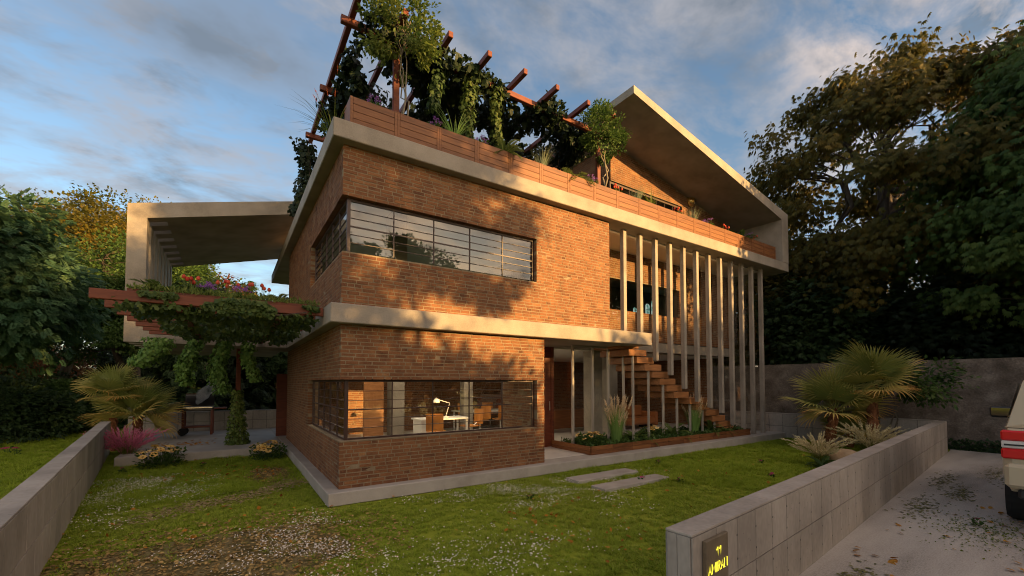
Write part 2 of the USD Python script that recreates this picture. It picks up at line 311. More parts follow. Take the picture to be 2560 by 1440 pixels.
for i, (sz, q, t, wall, mt) in enumerate(BR):
    if i in single: emit('brick', q, BOXF, mt, wall, np.full(8, t))
    else: rest.setdefault((str(wall.GetPath()), mt), []).append((q, t))
for (wp, mt), lst in rest.items():
    n = len(lst); v = np.vstack([q for q, t in lst]); f = (BOXF[None] + 8*np.arange(n)[:, None, None]).reshape(-1, 3)
    emit('brickwork', v, f, mt, wp, np.repeat([t for q, t in lst], 8), kind='stuff')

# ------------------------------------------------------------------ corner windows
def window(Lx, Ly, z0, z1, ncol, inset=.10, bottom=True, t=.035):
    fr = MB(); d = inset; h = .045
    fr.box((d, d, z0), (d + .055, d + .055, z1))
    x0, y0 = d + .058, d + .058
    for zz in (([z0, z0 + h] if bottom else [z0, z0 + .02]), [z1 - h, z1]):
        fr.box((x0, d, zz[0]), (Lx, d + .05, zz[1])); fr.box((d, y0, zz[0]), (d + .05, Ly, zz[1]))
    fr.box((Lx - h, d, z0 + h + .003), (Lx, d + .05, z1 - h - .003)); fr.box((d, Ly - h, z0 + h + .003), (d + .05, Ly, z1 - h - .003))
    w = fr.build('corner_window', 'dark_steel', house)
    nr = 6; bz = np.linspace(z0 + h, z1 - h, nr + 1)
    for side in (0, 1):
        E = Lx - h if side == 0 else Ly - h; s0 = x0; ls = np.linspace(s0 - .02, E, ncol + 1)
        for k in range(1, nr):
            tk = .011 if k == 3 else .005
            a, b = (s0, d + .012, bz[k] - tk), (E, d + .036, bz[k] + tk)
            if side: a, b = (a[1], a[0], a[2]), (b[1], b[0], b[2])
            MB().box(a, b).build('glazing_bar', 'dark_steel', w)
        for k in range(1, ncol):
            a, b = (ls[k] - .008, d + .008, z0 + h), (ls[k] + .008, d + .040, z1 - h)
            if side: a, b = (a[1], a[0], a[2]), (b[1], b[0], b[2])
            MB().box(a, b).build('glazing_bar', 'dark_steel', w)
        for i in range(ncol):
            for k in range(nr):
                p = np.array([(ls[i], d + .024, bz[k]), (ls[i + 1], d + .024, bz[k]), (ls[i + 1], d + .024, bz[k + 1]), (ls[i], d + .024, bz[k + 1])])
                p[:, 1] += rnd.uniform(-.0006, .0006)
                if side: p = p[:, [1, 0, 2]]
                MB().add(p, [[0, 1, 2, 3]]).build('pane', 'pane_glass', w)
    return w
window(4.07, 3.46, *WIN_LO, 5)
window(4.07, 3.38, *WIN_UP, 5, bottom=False)
# sills
MB().box((.002, -.004, WIN_LO[0] - .001), (4.07, .20, WIN_LO[0] + .012)).box((-.004, .21, WIN_LO[0] - .001), (.2, 3.46, WIN_LO[0] + .012)).build('sill', 'mortar', house)

# ------------------------------------------------------------------ interiors
MB().box((.25, .25, ZB + .004), (14.3, 7.58, ZB + .012)).build('floor', 'floor_stone', house)
MB().box((.23, .23, ZM0 - .03), (X1 - .24, 1.5, ZM0 - .006)).box((.23, 1.502, ZM0 - .03), (4.9, 7.58, ZM0 - .006)).box((4.902, 1.8, ZM0 - .03), (14.3, 7.58, ZM0 - .006)).build('ceiling', 'ceiling_paint', house)
MB().box((.23, .23, ZR0 - .03), (X2 - .23, 7.6, ZR0 - .006)).box((X2 + .003, .35, ZR0 - .03), (14.4, IY - .003, ZR0 - .006)).build('ceiling', 'ceiling_paint', house)
MB().box((.24, .24, ZM1 + .003), (X2 - .24, 6.28, ZM1 + .02)).build('floor', 'ceiling_paint', house)
MB().box((.235, .225, ZB + .014), (X1 - .3, .235, WIN_LO[0] - .03)).box((.225, .237, ZB + .014), (.235, 5.9, WIN_LO[0] - .03)).build('added_white_lining', 'ceiling_paint', house)  # white lining added on unseen wall faces to bounce light indoors
MB().box((1.55, 2.3, ZM1 + .003), (1.95, 2.7, ZR0 - .032), ch=.01).build('column', 'concrete', house)
MB().box((2.33, 4.6, ZB + .014), (2.72, 5.0, ZM0 - .032), ch=.01).build('column', 'concrete', house)
MB().box((5.0, 5.3, ZB + .014), (5.35, 5.6, ZM0 - .032), ch=.01).build('column', 'concrete', house)
MB().box((8.6, 2.2, ZB + .014), (9.0, 2.6, ZM0), ch=.01).box((7.45, 1.75, ZB + .014), (7.85, 2.15, ZM0), ch=.01).build('column', 'concrete', house)
MB().box((1.55, 4.55, ZB + .014), (2.1, 4.6, 2.25), ch=.004).build('orange_panel', 'stair_timber', house)
mat('added_lamp_glow', {'e': ('emission', {'color': (1.0, .80, .55), 'strength': 5.0})}, [], surface='e.emission')
for a, b in (((1.2, 2.6), (1.5, 4.6)), ((3.0, 2.4), (3.3, 4.4)), ((5.0, 2.4), (5.3, 5.6))): MB().box((a[0], a[1], ZM0 - .075), (b[0], b[1], ZM0 - .06)).build('added_ceiling_light', 'added_lamp_glow', house)  # emissive ceiling panels added above the window line to brighten the ground floor
MB().box((X1 + .003, 1.462, ZM0 + .002), (14.4, 7.5, ZM1 - .008)).build('inner_floor_edge', 'concrete', house)

# ------------------------------------------------------------------ concrete roof frame over the gable
def prism(poly, y0, y1):
    """Extrudes a convex xz polygon (counter-clockwise) along y."""
    n = len(poly); p = np.array(poly, float)
    v = np.vstack([np.c_[p[:, 0], np.full(n, y0), p[:, 1]], np.c_[p[:, 0], np.full(n, y1), p[:, 1]]])
    f = [[0, i, i + 1] for i in range(1, n - 1)] + [[n, n + i + 1, n + i] for i in range(1, n - 1)]
    for i in range(n): j = (i + 1) % n; f += [[i, i + n, j + n], [i, j + n, j]]
    return v, np.array(f)
TOPL = lambda x: 9.70 - .19*(x - 7.08)
rf = MB(); rf.add(*prism([(7.08, UNDER(7.08)), (14.95, UNDER(14.95)), (XR, TOPL(XR)), (7.08, TOPL(7.08))], -S - .004, 11.8))
rf.add(*prism([(14.95, ZR1 + .002), (XR, ZR1 + .002), (XR, TOPL(XR)), (14.95, UNDER(14.95))], -S - .004, 11.8))
rf.build('roof_frame', 'concrete', house)
MB().box((7.99, 7.9, ZR1), (14.94, 8.0, 7.6)).build('inner_wall', 'ceiling_paint', house)
# gable window behind the roof planters
gw = MB(); g0, g1 = (8.0, IY + .06, 7.2), (11.5, IY + .11, 8.1)
gw.box((g0[0], g0[1], g1[2] - .06), (g1[0], g1[1], g1[2])).box((g1[0] - .05, g0[1], g0[2]), (g1[0], g1[1], g1[2] - .062)).box((g0[0], g0[1], g0[2]), (g0[0] + .05, g1[1], g1[2] - .062))
gwm = gw.build('gable_window', 'dark_steel', house)
for k in range(1, 8): MB().box((8.0 + .4375*k, IY + .07, 7.2), (8.016 + .4375*k, IY + .10, 8.04)).build('glazing_bar', 'dark_steel', gwm)
for z in (7.5, 7.78): MB().box((8.05, IY + .072, z), (11.45, IY + .098, z + .012)).build('glazing_bar', 'dark_steel', gwm)
for k in range(8): MB().add([(8.0 + .4375*k, IY + .085, 7.2), (8.4375 + .4375*k, IY + .085, 7.2), (8.4375 + .4375*k, IY + .085, 8.05), (8.0 + .4375*k, IY + .085, 8.05)], [[0, 1, 2, 3]]).build('pane', 'pane_glass', gwm)

# ------------------------------------------------------------------ left concrete terrace frame with slots
lf = MB(); ys = [YF]
slots = [(6.40 + .735*k, 6.70 + .735*k) for k in range(7)]
LB = lambda x: 6.00 + .25*(x + 3.28); LT = lambda x: 6.285 + .25*(x + 3.65)
def crib(y0, y1, full):
    xl = -3.65 if full else -2.94
    lf.add(*prism([(xl, LB(xl) if not full else LB(-3.65)), (.62, LB(.62)), (.62, LT(.62)), (xl, LT(xl))], y0, y1))
    lf.add(*prism([(xl, ZM0), (-S - .004, ZM0), (-S - .004, ZM1 - .002), (xl, ZM1 - .002)], y0, y1))
    if full: lf.add(*prism([(-3.65, ZM1 - .002), (-3.28, ZM1 - .002), (-3.28, LB(-3.28)), (-3.65, LB(-3.65))], y0, y1))
y = YF
for a, b in slots: crib(y, a, True); crib(a, b, False); y = b
crib(y, YE, True)
lf.build('terrace_frame', 'concrete', house)

# ------------------------------------------------------------------ fins, stair, glazing
treads = []
zt = lambda j: ZM1 - .197*(j + 1)
xr = [8.45 + .3215*(j - 2) for j in range(8)] + [11.12, 11.14, 11.66, 12.0, 12.34, 12.68, 13.0]
for j in range(15):
    x0 = xr[j] - (.72 if j != 8 else 1.02)
    tr = MB().box((x0, .335, zt(j) - .175), (xr[j], 1.40, zt(j)), ch=.006, tone=rnd.random()).build('stair_tread', 'stair_timber', house)
fin_tread = {2: 2, 3: 4, 4: 6, 5: 8, 6: 9, 7: 10, 8: 12, 9: None, 10: None, 11: None}
for i in range(12):
    x = 7.11 + .643*i
    zb = ZM1 + .002 if i < 2 else (ZB + .002 if fin_tread[i] is None else zt(fin_tread[i]) + .0)
    if i in fin_tread and fin_tread[i] is not None: zb -= .10
    MB().box((x - .115, .12, zb), (x, .245, ZR0 - .002), ch=.006).build('fin', 'concrete', house)
for i, j in [(1, 0), (2, 2), (3, 4), (4, 6), (5, 8), (6, 9), (7, 11)]:
    x = 7.02 + .643*i
    MB().box((x - .026, .40, ZB + .1), (x + .026, .45, zt(j) - .17)).build('stair_post', 'grey_metal', house)
# upper stair glazing
xs = [X2 + .03] + [7.04 + .643*i for i in range(12)] + [14.38]
for a, b in zip(xs, xs[1:]): MB().add([(a + .002, .45, ZM1), (b - .002, .45, ZM1), (b - .002, .45, ZR0), (a + .002, .45, ZR0)], [[0, 1, 2, 3]]).build('pane', 'pane_glass', house)
for a, b in ((.452, 1.45), (1.47, 2.19)): MB().add([(14.39, a, ZB), (14.39, b, ZB), (14.39, b, ZR0), (14.39, a, ZR0)], [[0, 1, 2, 3]]).build('pane', 'pane_glass', house)
# entrance glazing under the canopy
px = [5.84, 6.54, 7.13, 7.74]
for x in px: MB().box((x - .028, .80, ZB + .002), (x + .028, .856, ZM0 - .002)).build('glazing_post', 'grey_metal', house)
for a, b in zip(px, px[1:]): MB().add([(a + .03, .828, ZB), (b - .03, .828, ZB), (b - .03, .828, ZM0), (a + .03, .828, ZM0)], [[0, 1, 2, 3]]).build('pane', 'pane_glass', house)
MB().box((5.87, .80, ZM0 - .05), (7.71, .85, ZM0 - .003)).build('glazing_rail', 'grey_metal', house)
MB().add([(5.84, .858, ZB), (5.90, 1.69, ZB), (5.90, 1.69, ZM0), (5.84, .858, ZM0)], [[0, 1, 2, 3]]).build('pane', 'pane_glass', house)
# doors
def door(a, b, w, jamb):
    d = MB(); nb = 7; h = (b[2] - a[2])/nb
    for k in range(nb): d.box((a[0], a[1], a[2] + k*h + .003), (b[0] - jamb, b[1], a[2] + (k + 1)*h - .003), tone=rnd.uniform(.2, .8), ch=.004)
    d.box((a[0] + .01, a[1] + .012, a[2] + .01), (b[0] - .01 - jamb, b[1] - .012, b[2] - .01), tone=.2)
    m = d.build('door', 'red_timber', house)
    MB().box((b[0] - jamb + .002, a[1] - .02, a[2]), (b[0], b[1] + .05, b[2]), ch=.004).build('door_post', 'red_timber', m)
    MB().tube([(b[0] - jamb - .08, a[1] - .05, a[2] + 1.0), (b[0] - jamb - .08, a[1] - .05, a[2] + 1.25)], .012).build('handle', 'grey_metal', m)
door((5.0, 1.70, ZB + .004), (5.92, 1.75, ZM0 - .003), .3, .10)
door((-.24, 8.45, ZB + .004), (.68, 8.50, 2.26), .3, .04)
# rear room walls upstairs with small arched coloured windows
mat('stained_glass_glow', {'v': ('voronoi_texture', {'scale': 9}), 'g': ('geometry', {}), 'r': ('rgb_ramp', {'ramp': [(0, (.05, .2, .16)), (.4, (.3, .6, .5)), (.7, (.7, .85, .75))]}), 'e': ('emission', {'strength': 0.22})},
    [('g.position', 'v.vector'), ('v.distance', 'r.fac'), ('r.color', 'e.color')], surface='e.emission')  # panes emit a faint glow standing in for daylight behind them
MB().box((X2, 5.0, ZM1 + .003), (17.0, 5.1, ZR0 + .25)).build('inner_wall', 'plaster', house)
for cx, w, z0, z1 in ((13.16, .2, 5.0, 5.25), (13.5, .22, 4.98, 5.35), (14.0, .26, 4.96, 5.5), (14.42, .28, 4.96, 5.7)):
    n = 8; an = np.linspace(0, np.pi, n); r = w/2
    pts = np.vstack([[(cx - r, z0), (cx + r, z0)], np.c_[cx + r*np.cos(an), z1 - r + r*np.sin(an)]])
    MB().add(*prism(pts, 4.97, 4.995)).build('stained_window', 'stained_glass_glow', house)
    MB().box((cx - .012, 4.955, z0), (cx + .012, 4.968, z1)).box((cx - r, 4.955, (z0 + z1)/2 - .01), (cx + r, 4.966, (z0 + z1)/2 + .01)).build('glazing_bar', 'dark_steel', house)

# wall lamp on the gable
wl = thing('wall_lamp', 'round brass bulkhead lamp on the sunlit gable wall', 'lamp', (11.99, IY - .004, 8.40))
an = np.linspace(0, np.pi/2, 7)
dome_v, dome_f = lathe([(.155*math.cos(a), .13*math.sin(a) + .03) for a in an] , 18)
sw = lambda v: np.c_[v[:, 0], -v[:, 2], v[:, 1]*1.15]
MB().add(sw(dome_v), dome_f).build('shade', 'brass', wl, smooth=True)
bv, bf = lathe([(0, .0), (.19, 0), (.19, .03), (.15, .04)], 18); MB().add(sw(bv), bf).build('backplate', 'brass', wl)
MB().tube([(-.18, -.05, 0), (-.12, -.15, 0), (0, -.19, 0), (.12, -.15, 0), (.18, -.05, 0)], .01).tube([(0, -.05, .2), (0, -.15, .13), (0, -.19, 0), (0, -.15, -.13), (0, -.05, -.2)], .01).build('guard', 'brass', wl)

# ------------------------------------------------------------------ wooden planters on the roof edge
ords = 'first second third fourth fifth sixth seventh eighth ninth tenth eleventh twelfth thirteenth fourteenth fifteenth sixteenth seventeenth eighteenth'.split()
pb = thing('planter_box', 'reddish wooden planter box at the left corner end of the roof-edge row', 'planter', (.08, -.10, ZR1 + .003), group='planter boxes along the roof edge')
H_, D_, L_ = .50, .42, .81
nb = 4; bh = H_/nb
for k in range(nb):
    MB().box((.05, 0, k*bh + .003), (L_ - .05, .022, (k + 1)*bh - .003), tone=[.35, .7, .5, .25][k], ch=.003).build('board', 'oak', pb)
    MB().box((.05, D_ - .022, k*bh + .003), (L_ - .05, D_, (k + 1)*bh - .003), tone=.5).build('board', 'oak', pb)
for x in (0, L_ - .048):
    for yy in (-.004, D_ - .024): MB().box((x + .001, yy, 0), (x + .047, yy + .028, H_), tone=.55, ch=.003).build('stile', 'oak', pb)
MB().box((.003, .026, 0), (.025, D_ - .026, H_ - .002), tone=.45).build('end_panel', 'oak', pb); MB().box((L_ - .025, .026, 0), (L_ - .003, D_ - .026, H_ - .002), tone=.45).build('end_panel', 'oak', pb)
MB().box((.027, .024, .02), (L_ - .027, D_ - .024, H_ - .05)).build('soil', 'soil', pb)
for k in range(1, 18):
    dup(pb, f'reddish wooden planter box, {ords[k]} from the left in the roof-edge row' if k < 17 else 'reddish wooden planter box at the right end of the roof-edge row', (.08 + L_*k, -.10, ZR1 + .003))

# ------------------------------------------------------------------ garden bed edging beside the stair
bed = thing('garden_bed', 'low wooden raised bed with dark green ground cover below the open stair', 'garden bed')
for k in range(10):
    a = 5.79 + .733*k
    for r_ in range(2):
        MB().box((a + .003, .10, ZB + .003 + r_*.105), (a + .730, .128, ZB + .003 + r_*.105 + .100), tone=rnd.random(), ch=.003).build('edging_board', 'oak', bed)
for r_ in range(2): MB().box((5.76, .132, ZB + .003 + r_*.105), (5.788, 1.6, ZB + .103 + r_*.105), tone=rnd.random(), ch=.003).build('edging_board', 'oak', bed)
MB().box((5.79, .131, ZB + .004), (13.12, 1.44, ZB + .16)).build('soil', 'soil', bed)

# ------------------------------------------------------------------ roof pergola
rp = thing('roof_pergola', 'red timber pergola on the roof terrace, overgrown with dark vine', 'pergola')
ZP = 8.62
def beam(a, b, parent, name='beam', mt='red_timber'): return MB().box(a, b, tone=rnd.uniform(.2, .8), ch=.008).build(name, mt, parent)
beam((.06, .60, ZP), (7.3, .70, ZP + .13), rp); beam((.06, 5.0, ZP), (7.3, 5.1, ZP + .13), rp); beam((.06, 2.8, ZP), (7.3, 2.9, ZP + .13), rp)
for x in (.25, 1.06, 1.97, 2.86, 3.77, 4.68, 5.66, 6.55): beam((x - .05, -.02 if x > .5 else -.9, ZP + .131), (x + .05, 5.6, ZP + .251), rp, 'rafter')
for x in (1.10, 6.62):
    for yy in (.605, 5.005): beam((x - .06, yy, ZR1), (x + .06, yy + .09, ZP), rp, 'post')

# ------------------------------------------------------------------ left pergola
lp = thing('garden_pergola', 'red timber pergola between the house and the left terrace, draped in ivy', 'pergola')
LPY = [.40, 1.25, 2.10, 2.95, 3.80, 4.65, 5.50]
for yy in LPY: beam((-3.12, yy, 3.11), (-S - .004, yy + .07, 3.25), lp, 'rafter')
beam((-2.2, .48, 3.02), (-2.1, 6.0, 3.108), lp); beam((-.9, .48, 3.02), (-.8, 6.0, 3.108), lp)
post = beam((-1.38, 7.1, ZB), (-1.26, 7.2, ZM0 - .003), lp, 'post')
# ------------------------------------------------------------------ ground
mottled('lawn', [(0.121, 0.158, 0.013), (0.198, 0.241, 0.022), (0.254, 0.282, 0.034)], scale=1.1, fine=70, rough=1.0, bump=0.5, spec=0.1)
mottled('drive', [(0.204, 0.179, 0.155), (0.346, 0.310, 0.274), (0.430, 0.388, 0.346)], scale=.55, fine=55, rough=0.9, bump=0.3, stretch=(.35, 1.6, 1), lo=.32, hi=.6)
def sheet(name, poly, z, mt):
    p = np.array(poly, float); n = len(p); v = np.c_[p, np.full(n, z)]
    return emit(name, v, np.array([[0, i, i + 1] for i in range(1, n - 1)]), mt, kind='structure')
mottled('worn_soil', [(.09, .075, .03), (.16, .125, .055), (.24, .19, .095)], scale=3.5, fine=60, rough=1.0, bump=.6, spec=.1)
sheet('ground', [(-600, -600), (600, -600), (600, 600), (-600, 600)], -.012, 'lawn')
RW = lambda x: -5.59 + .100*(x - 1.27)                               # drive-side face of the right garden wall
sheet('driveway', [(-3, -14), (30, -14), (17.2, -3.9), (16.0, RW(16.0)), (1.2, RW(1.2)), (-3.0, -6.3)], .0, 'drive')

# ------------------------------------------------------------------ garden walls of concrete panels
def panel_wall(name, label, p0, p1, thick, h, rows, pitch, z0=0.0, cat='wall'):
    """Core with separate panels on both long sides and on top. p0 -> p1 is the visible face; the wall's body lies to the left of it."""
    t = thing(name, label, cat); p0, p1 = np.array(p0, float), np.array(p1, float); L = np.linalg.norm(p1 - p0); u = (p1 - p0)/L; nl = np.array([-u[1], u[0]])
    T = np.eye(4); T[:2, 0] = u; T[:2, 1] = nl; T[:2, 3] = p0; T[2, 3] = z0
    MB().box((.012, .012, 0), (L - .012, thick - .012, h - .012), tone=0.0).build('core', 'joint_grey', t, xf=T)
    n = max(1, round(L/pitch)); g = .0055; th = MB(); an = np.arange(7)/7*6.283
    for k in range(n):
        a, b = L*k/n, L*(k + 1)/n
        for r in range(rows):
            z_0, z_1 = (h - .02)*r/rows, (h - .02)*(r + 1)/rows
            tn = float(np.clip(rnd.gauss(.5, .2), 0, 1)); o = rnd.uniform(0, .0015)
            MB().box((a + g, -o, z_0 + (g if r else 0)), (b - g, .0115, z_1 - g), tone=tn, ch=.002).build('panel', 'panel_concrete', t, xf=T)
            MB().box((a + g, thick - .0115, z_0 + (g if r else 0)), (b - g, thick + o, z_1 - g), tone=tn, ch=.002).build('panel', 'panel_concrete', t, xf=T)
    for k in range(1, n):
        for zz in (.14, .34, .55, .74):
            x_ = L*k/n + rnd.uniform(-.012, .012); z_ = zz*h/.885 + rnd.uniform(-.02, .02)
            if z_ < h - .06: th.add(np.vstack([[(x_, -.0028, z_)], np.c_[x_ + .011*np.cos(an), np.full(7, -.0028), z_ + .011*np.sin(an)]]), [[0, i + 1, (i + 1) % 7 + 1] for i in range(7)])
    th.build('tie_holes', 'joint_grey', t, kind='stuff', xf=T)
    m = max(1, round(L/(pitch*2)))
    for k in range(m):
        MB().box((L*k/m + .002, .001, h - .0195), (L*(k + 1)/m - .002, thick - .001, h), tone=rnd.uniform(.4, .7), ch=.003).build('coping', 'panel_concrete', t, xf=T)
    for e in (0, 1):
        for k in range(2):
            MB().box(((-.001 if e == 0 else L - .0115), .013 + k*(thick - .026)*.56 + .002, 0), ((.0115 if e == 0 else L + .001), .013 + (thick - .026)*(.56 if k == 0 else 1) - .002, h - .022), tone=rnd.uniform(.2, .5)).build('panel', 'panel_concrete', t, xf=T)
    return t
simple('joint_grey', (.07, .065, .06), 0.95)
panel_wall('garden_wall', 'low concrete panel wall between the front lawn and the driveway', (1.25, RW(1.25)), (15.45, RW(15.45)), .21, .885, 2, .362)
panel_wall('garden_wall', 'low concrete panel wall on the left edge of the lawn', (-4.47, 8.6), (-2.66, -6.6), .21, .9, 2, .40)
panel_wall('garden_wall', 'low concrete panel wall behind the grill on the terrace', (-4.4, 11.92), (.6, 11.55), .2, .72, 2, .47, z0=.195)
panel_wall('garden_wall', 'low concrete panel wall at the far right behind the palms', (14.62, 1.6), (15.5, -3.98), .2, .88, 2, .42)
pw = thing('retaining_wall', 'tall rough rendered grey-brown wall behind the driveway and the palms', 'wall')
wv = []; P0, P1 = np.array([15.5, 9.0]), np.array([17.0, -14.0]); nx, nz = 90, 14
for i in range(nx + 1):
    for k in range(nz + 1):
        p = P0 + (P1 - P0)*i/nx; wv.append((p[0], p[1], 2.66*k/nz))
wv = np.array(wv); wv[:, 0] += (meshkit.fbm(wv*1.7, 4) - .5)*.07*(wv[:, 2] < 2.6)
idx = np.arange((nx + 1)*(nz + 1)).reshape(nx + 1, nz + 1)
wf = np.stack([idx[:-1, :-1], idx[1:, :-1], idx[1:, 1:], idx[:-1, 1:]], -1).reshape(-1, 4)[:, ::-1]
emit('rendered_face', wv, np.vstack([wf[:, [0, 1, 2]], wf[:, [0, 2, 3]]]), 'plaster', pw, smooth=True)
wb = MB(); wb.add([(P0[0] + .06, P0[1], 0), (P1[0] + .06, P1[1], 0), (P1[0] + .35, P1[1], 0), (P0[0] + .35, P0[1], 0), (P0[0] + .06, P0[1], 2.655), (P1[0] + .06, P1[1], 2.655), (P1[0] + .35, P1[1], 2.655), (P0[0] + .35, P0[1], 2.655)],
    [[0, 1, 5, 4], [1, 2, 6, 5], [2, 3, 7, 6], [3, 0, 4, 7], [4, 5, 6, 7]]); wb.build('wall_body', 'plaster', pw)

for k, (cx, cy, ax_, ay_) in enumerate(((-1.75, -1.75, 1.65, 1.15), (-.72, 3.0, .42, 1.1))):
    an = np.linspace(0, 2*np.pi, 40, endpoint=False); q = 1 + .5*(meshkit.fbm(np.c_[np.cos(an)*1.6 + k*9, np.sin(an)*1.6, 0*an], 3) - .5)
    px_, py_ = cx + ax_*q*np.cos(an), cy + ay_*q*np.sin(an); px_ = np.minimum(px_, -.235) if k else px_
    v = np.vstack([[(cx, cy, -.004)], np.c_[px_, py_, np.full(40, -.004)]]); emit('bare_ground', v, np.array([[0, i + 1, (i + 1) % 40 + 1] for i in range(40)]), 'worn_soil', kind='structure')
# stepping stones
for lab, a in (('light concrete stepping slab nearer to the house', (4.18, -1.20, 5.92, -.82)), ('light concrete stepping slab further from the house, beside red clover', (4.14, -1.94, 5.98, -1.58))):
    t = thing('stepping_slab', lab, 'stepping stone'); MB().box((a[0], a[1], -.02), (a[2], a[3], .055), ch=.008).build('slab', 'slab_concrete', t)

# ------------------------------------------------------------------ plants: materials and leaf shapes
def leafmat(name, ramp, transl=0.3, rough=0.55, spec=0.25, nscale=2.0):
    mat(name, {'a': ('attribute', {'attribute': 'tone'}), 'g': ('geometry', {}), 'n': ('noise_texture', {'scale': nscale, 'detail': 2}), 'm': ('math', {'math_type': 'multiply_add', 'value2': 0.3, 'value3': -0.15}),
               'ad': ('math', {'math_type': 'add'}), 'r': ('rgb_ramp', {'ramp': ramp}), 'p': ('principled_bsdf', {'roughness': rough, 'specular_ior_level': spec}),
               't': ('translucent_bsdf', {}), 'mx': ('mix_closure', {'fac': transl})},
        [('g.position', 'n.vector'), ('n.fac', 'm.value1'), ('a.fac', 'ad.value1'), ('m.value', 'ad.value2'), ('ad.value', 'r.fac'), ('r.color', 'p.base_color'), ('r.color', 't.color'), ('p.BSDF', 'mx.closure1'), ('t.BSDF', 'mx.closure2')], surface='mx.closure')
G = lambda *c: [(i/(len(c) - 1), x) for i, x in enumerate(c)]
leafmat('leaf_green', G((0.027, 0.061, 0.014), (0.061, 0.115, 0.024), (0.115, 0.169, 0.041)))
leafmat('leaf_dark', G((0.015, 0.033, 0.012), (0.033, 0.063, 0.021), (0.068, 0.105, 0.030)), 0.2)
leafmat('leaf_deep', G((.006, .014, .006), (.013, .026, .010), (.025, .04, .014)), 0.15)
leafmat('leaf_blue', G((0.023, 0.063, 0.034), (0.046, 0.103, 0.052), (0.086, 0.149, 0.069)))
leafmat('leaf_autumn', G((0.040, 0.054, 0.010), (0.094, 0.090, 0.013), (0.144, 0.112, 0.016), (0.180, 0.108, 0.016)), 0.35)
# G((0.055, 0.055, 0.013), (0.132, 0.094, 0.017), (0.231, 0.132, 0.020), (0.286, 0.143, 0.022)), 0.35)
leafmat('leaf_olive', G((0.046, 0.052, 0.010), (0.104, 0.091, 0.016), (0.195, 0.130, 0.021)), 0.35)
leafmat('leaf_rust', G((.08, .035, .012), (.16, .06, .02), (.10, .08, .02)), 0.3)
leafmat('leaf_ivy', G((0.025, 0.052, 0.014), (0.063, 0.098, 0.023), (0.127, 0.149, 0.034)), 0.25)
leafmat('leaf_ivy_bright', G((0.066, 0.144, 0.030), (0.132, 0.240, 0.054), (0.228, 0.324, 0.084)), 0.3)
leafmat('leaf_shrub', G((.055, .10, .018), (.12, .17, .035), (.23, .25, .06)), 0.35)
leafmat('palm_leaf', G((0.077, 0.110, 0.024), (0.180, 0.220, 0.052), (0.335, 0.321, 0.084), (0.592, 0.438, 0.129), (0.644, 0.297, 0.071)), 0.3, 0.45, 0.4)
leafmat('fern_leaf', G((0.039, 0.078, 0.016), (0.104, 0.156, 0.033), (0.260, 0.273, 0.078)), 0.3)
leafmat('grass_blade', G((.03, .06, .007), (.08, .125, .012), (.16, .19, .03), (.30, .26, .10)), 0.3, 0.6)
leafmat('lawn_blade', G((0.126, 0.191, 0.014), (0.230, 0.322, 0.024), (0.298, 0.371, 0.043), (0.366, 0.359, 0.086)), 0.3, 0.7, 0.1, 0.9)
leafmat('reed_blade', G((.09, .20, .04), (.21, .36, .09), (.34, .45, .14)), 0.3)
leafmat('blue_grass', G((0.077, 0.110, 0.066), (0.176, 0.220, 0.143), (0.308, 0.330, 0.220)), 0.3)
leafmat('plume', G((.52, .38, .22), (.70, .54, .35), (.78, .66, .46)), 0.35, 0.9, 0.0)
leafmat('pale_plume', G((0.425, 0.350, 0.188), (0.650, 0.562, 0.325), (0.775, 0.700, 0.450)), 0.35, 0.9, 0.0)
leafmat('pink_plume', G((0.432, 0.096, 0.180), (0.624, 0.180, 0.288), (0.768, 0.324, 0.432)), 0.35, 0.9, 0.0)
leafmat('yellow_petal', G((.72, .42, .08), (.85, .60, .20), (.88, .70, .34)), 0.3)
simple('flower_eye', (.16, .05, .01), 0.8)
leafmat('red_petal', G((.48, .05, .03), (.62, .11, .06)), 0.3)
leafmat('purple_petal', G((.14, .04, .24), (.27, .10, .38), (.42, .22, .5)), 0.3)
leafmat('magenta_petal', G((.35, .03, .09), (.45, .07, .16)), 0.3)
leafmat('orange_petal', G((.6, .10, .03), (.7, .2, .06)), 0.3)
leafmat('fallen_leaf', G((.20, .07, .012), (.42, .18, .02), (.50, .27, .05)), 0.1, 0.8)
leafmat('litter_leaf', G((.12, .075, .03), (.30, .20, .07), (.50, .34, .13)), 0.05, 0.9)
leafmat('white_petal', G((.68, .62, .54), (.84, .79, .72)), 0.1, 0.9)
leafmat('moss_leaf', G((.10, .10, .035), (.15, .145, .055), (.20, .18, .09)), 0.05, 0.95)
leafmat('straw', G((.24, .18, .08), (.38, .31, .17)), 0.1, 0.9)

KITE = (np.array([(0, 0, 0), (-.32, .42, .06), (0, 1, -.05), (.32, .42, .06)]), np.array([[0, 2, 1], [0, 3, 2]]))
SLIM = (np.array([(0, 0, 0), (-.16, .4, .03), (0, 1, -.10), (.16, .4, .03)]), np.array([[0, 2, 1], [0, 3, 2]]))
OVAL = (np.array([(0, 0, 0), (-.3, .28, .05), (-.26, .68, .04), (0, 1, -.07), (.26, .68, .04), (.3, .28, .05)]), np.array([[0, 3, 2], [0, 2, 1], [0, 4, 3], [0, 5, 4]]))
IVY = (np.array([(0, .12, .03), (0, 0, 0), (-.26, -.06, -.02), (-.52, .30, -.04), (-.24, .36, 0), (-.30, .72, -.05), (0, 1.0, -.10), (.30, .72, -.05), (.24, .36, 0), (.52, .30, -.04), (.26, -.06, -.02)]),
       np.array([[0, i, i + 1] for i in range(1, 10)] + [[0, 10, 1]])[:, ::-1])
_five = [SLIM[0] @ np.array([[math.cos(a), math.sin(a), 0], [-math.sin(a), math.cos(a), 0], [0, 0, 1]]) * (1 - .25*abs(a)) * np.array([1.0, 1, 1]) for a in (-.72, -.36, 0, .36, .72)]
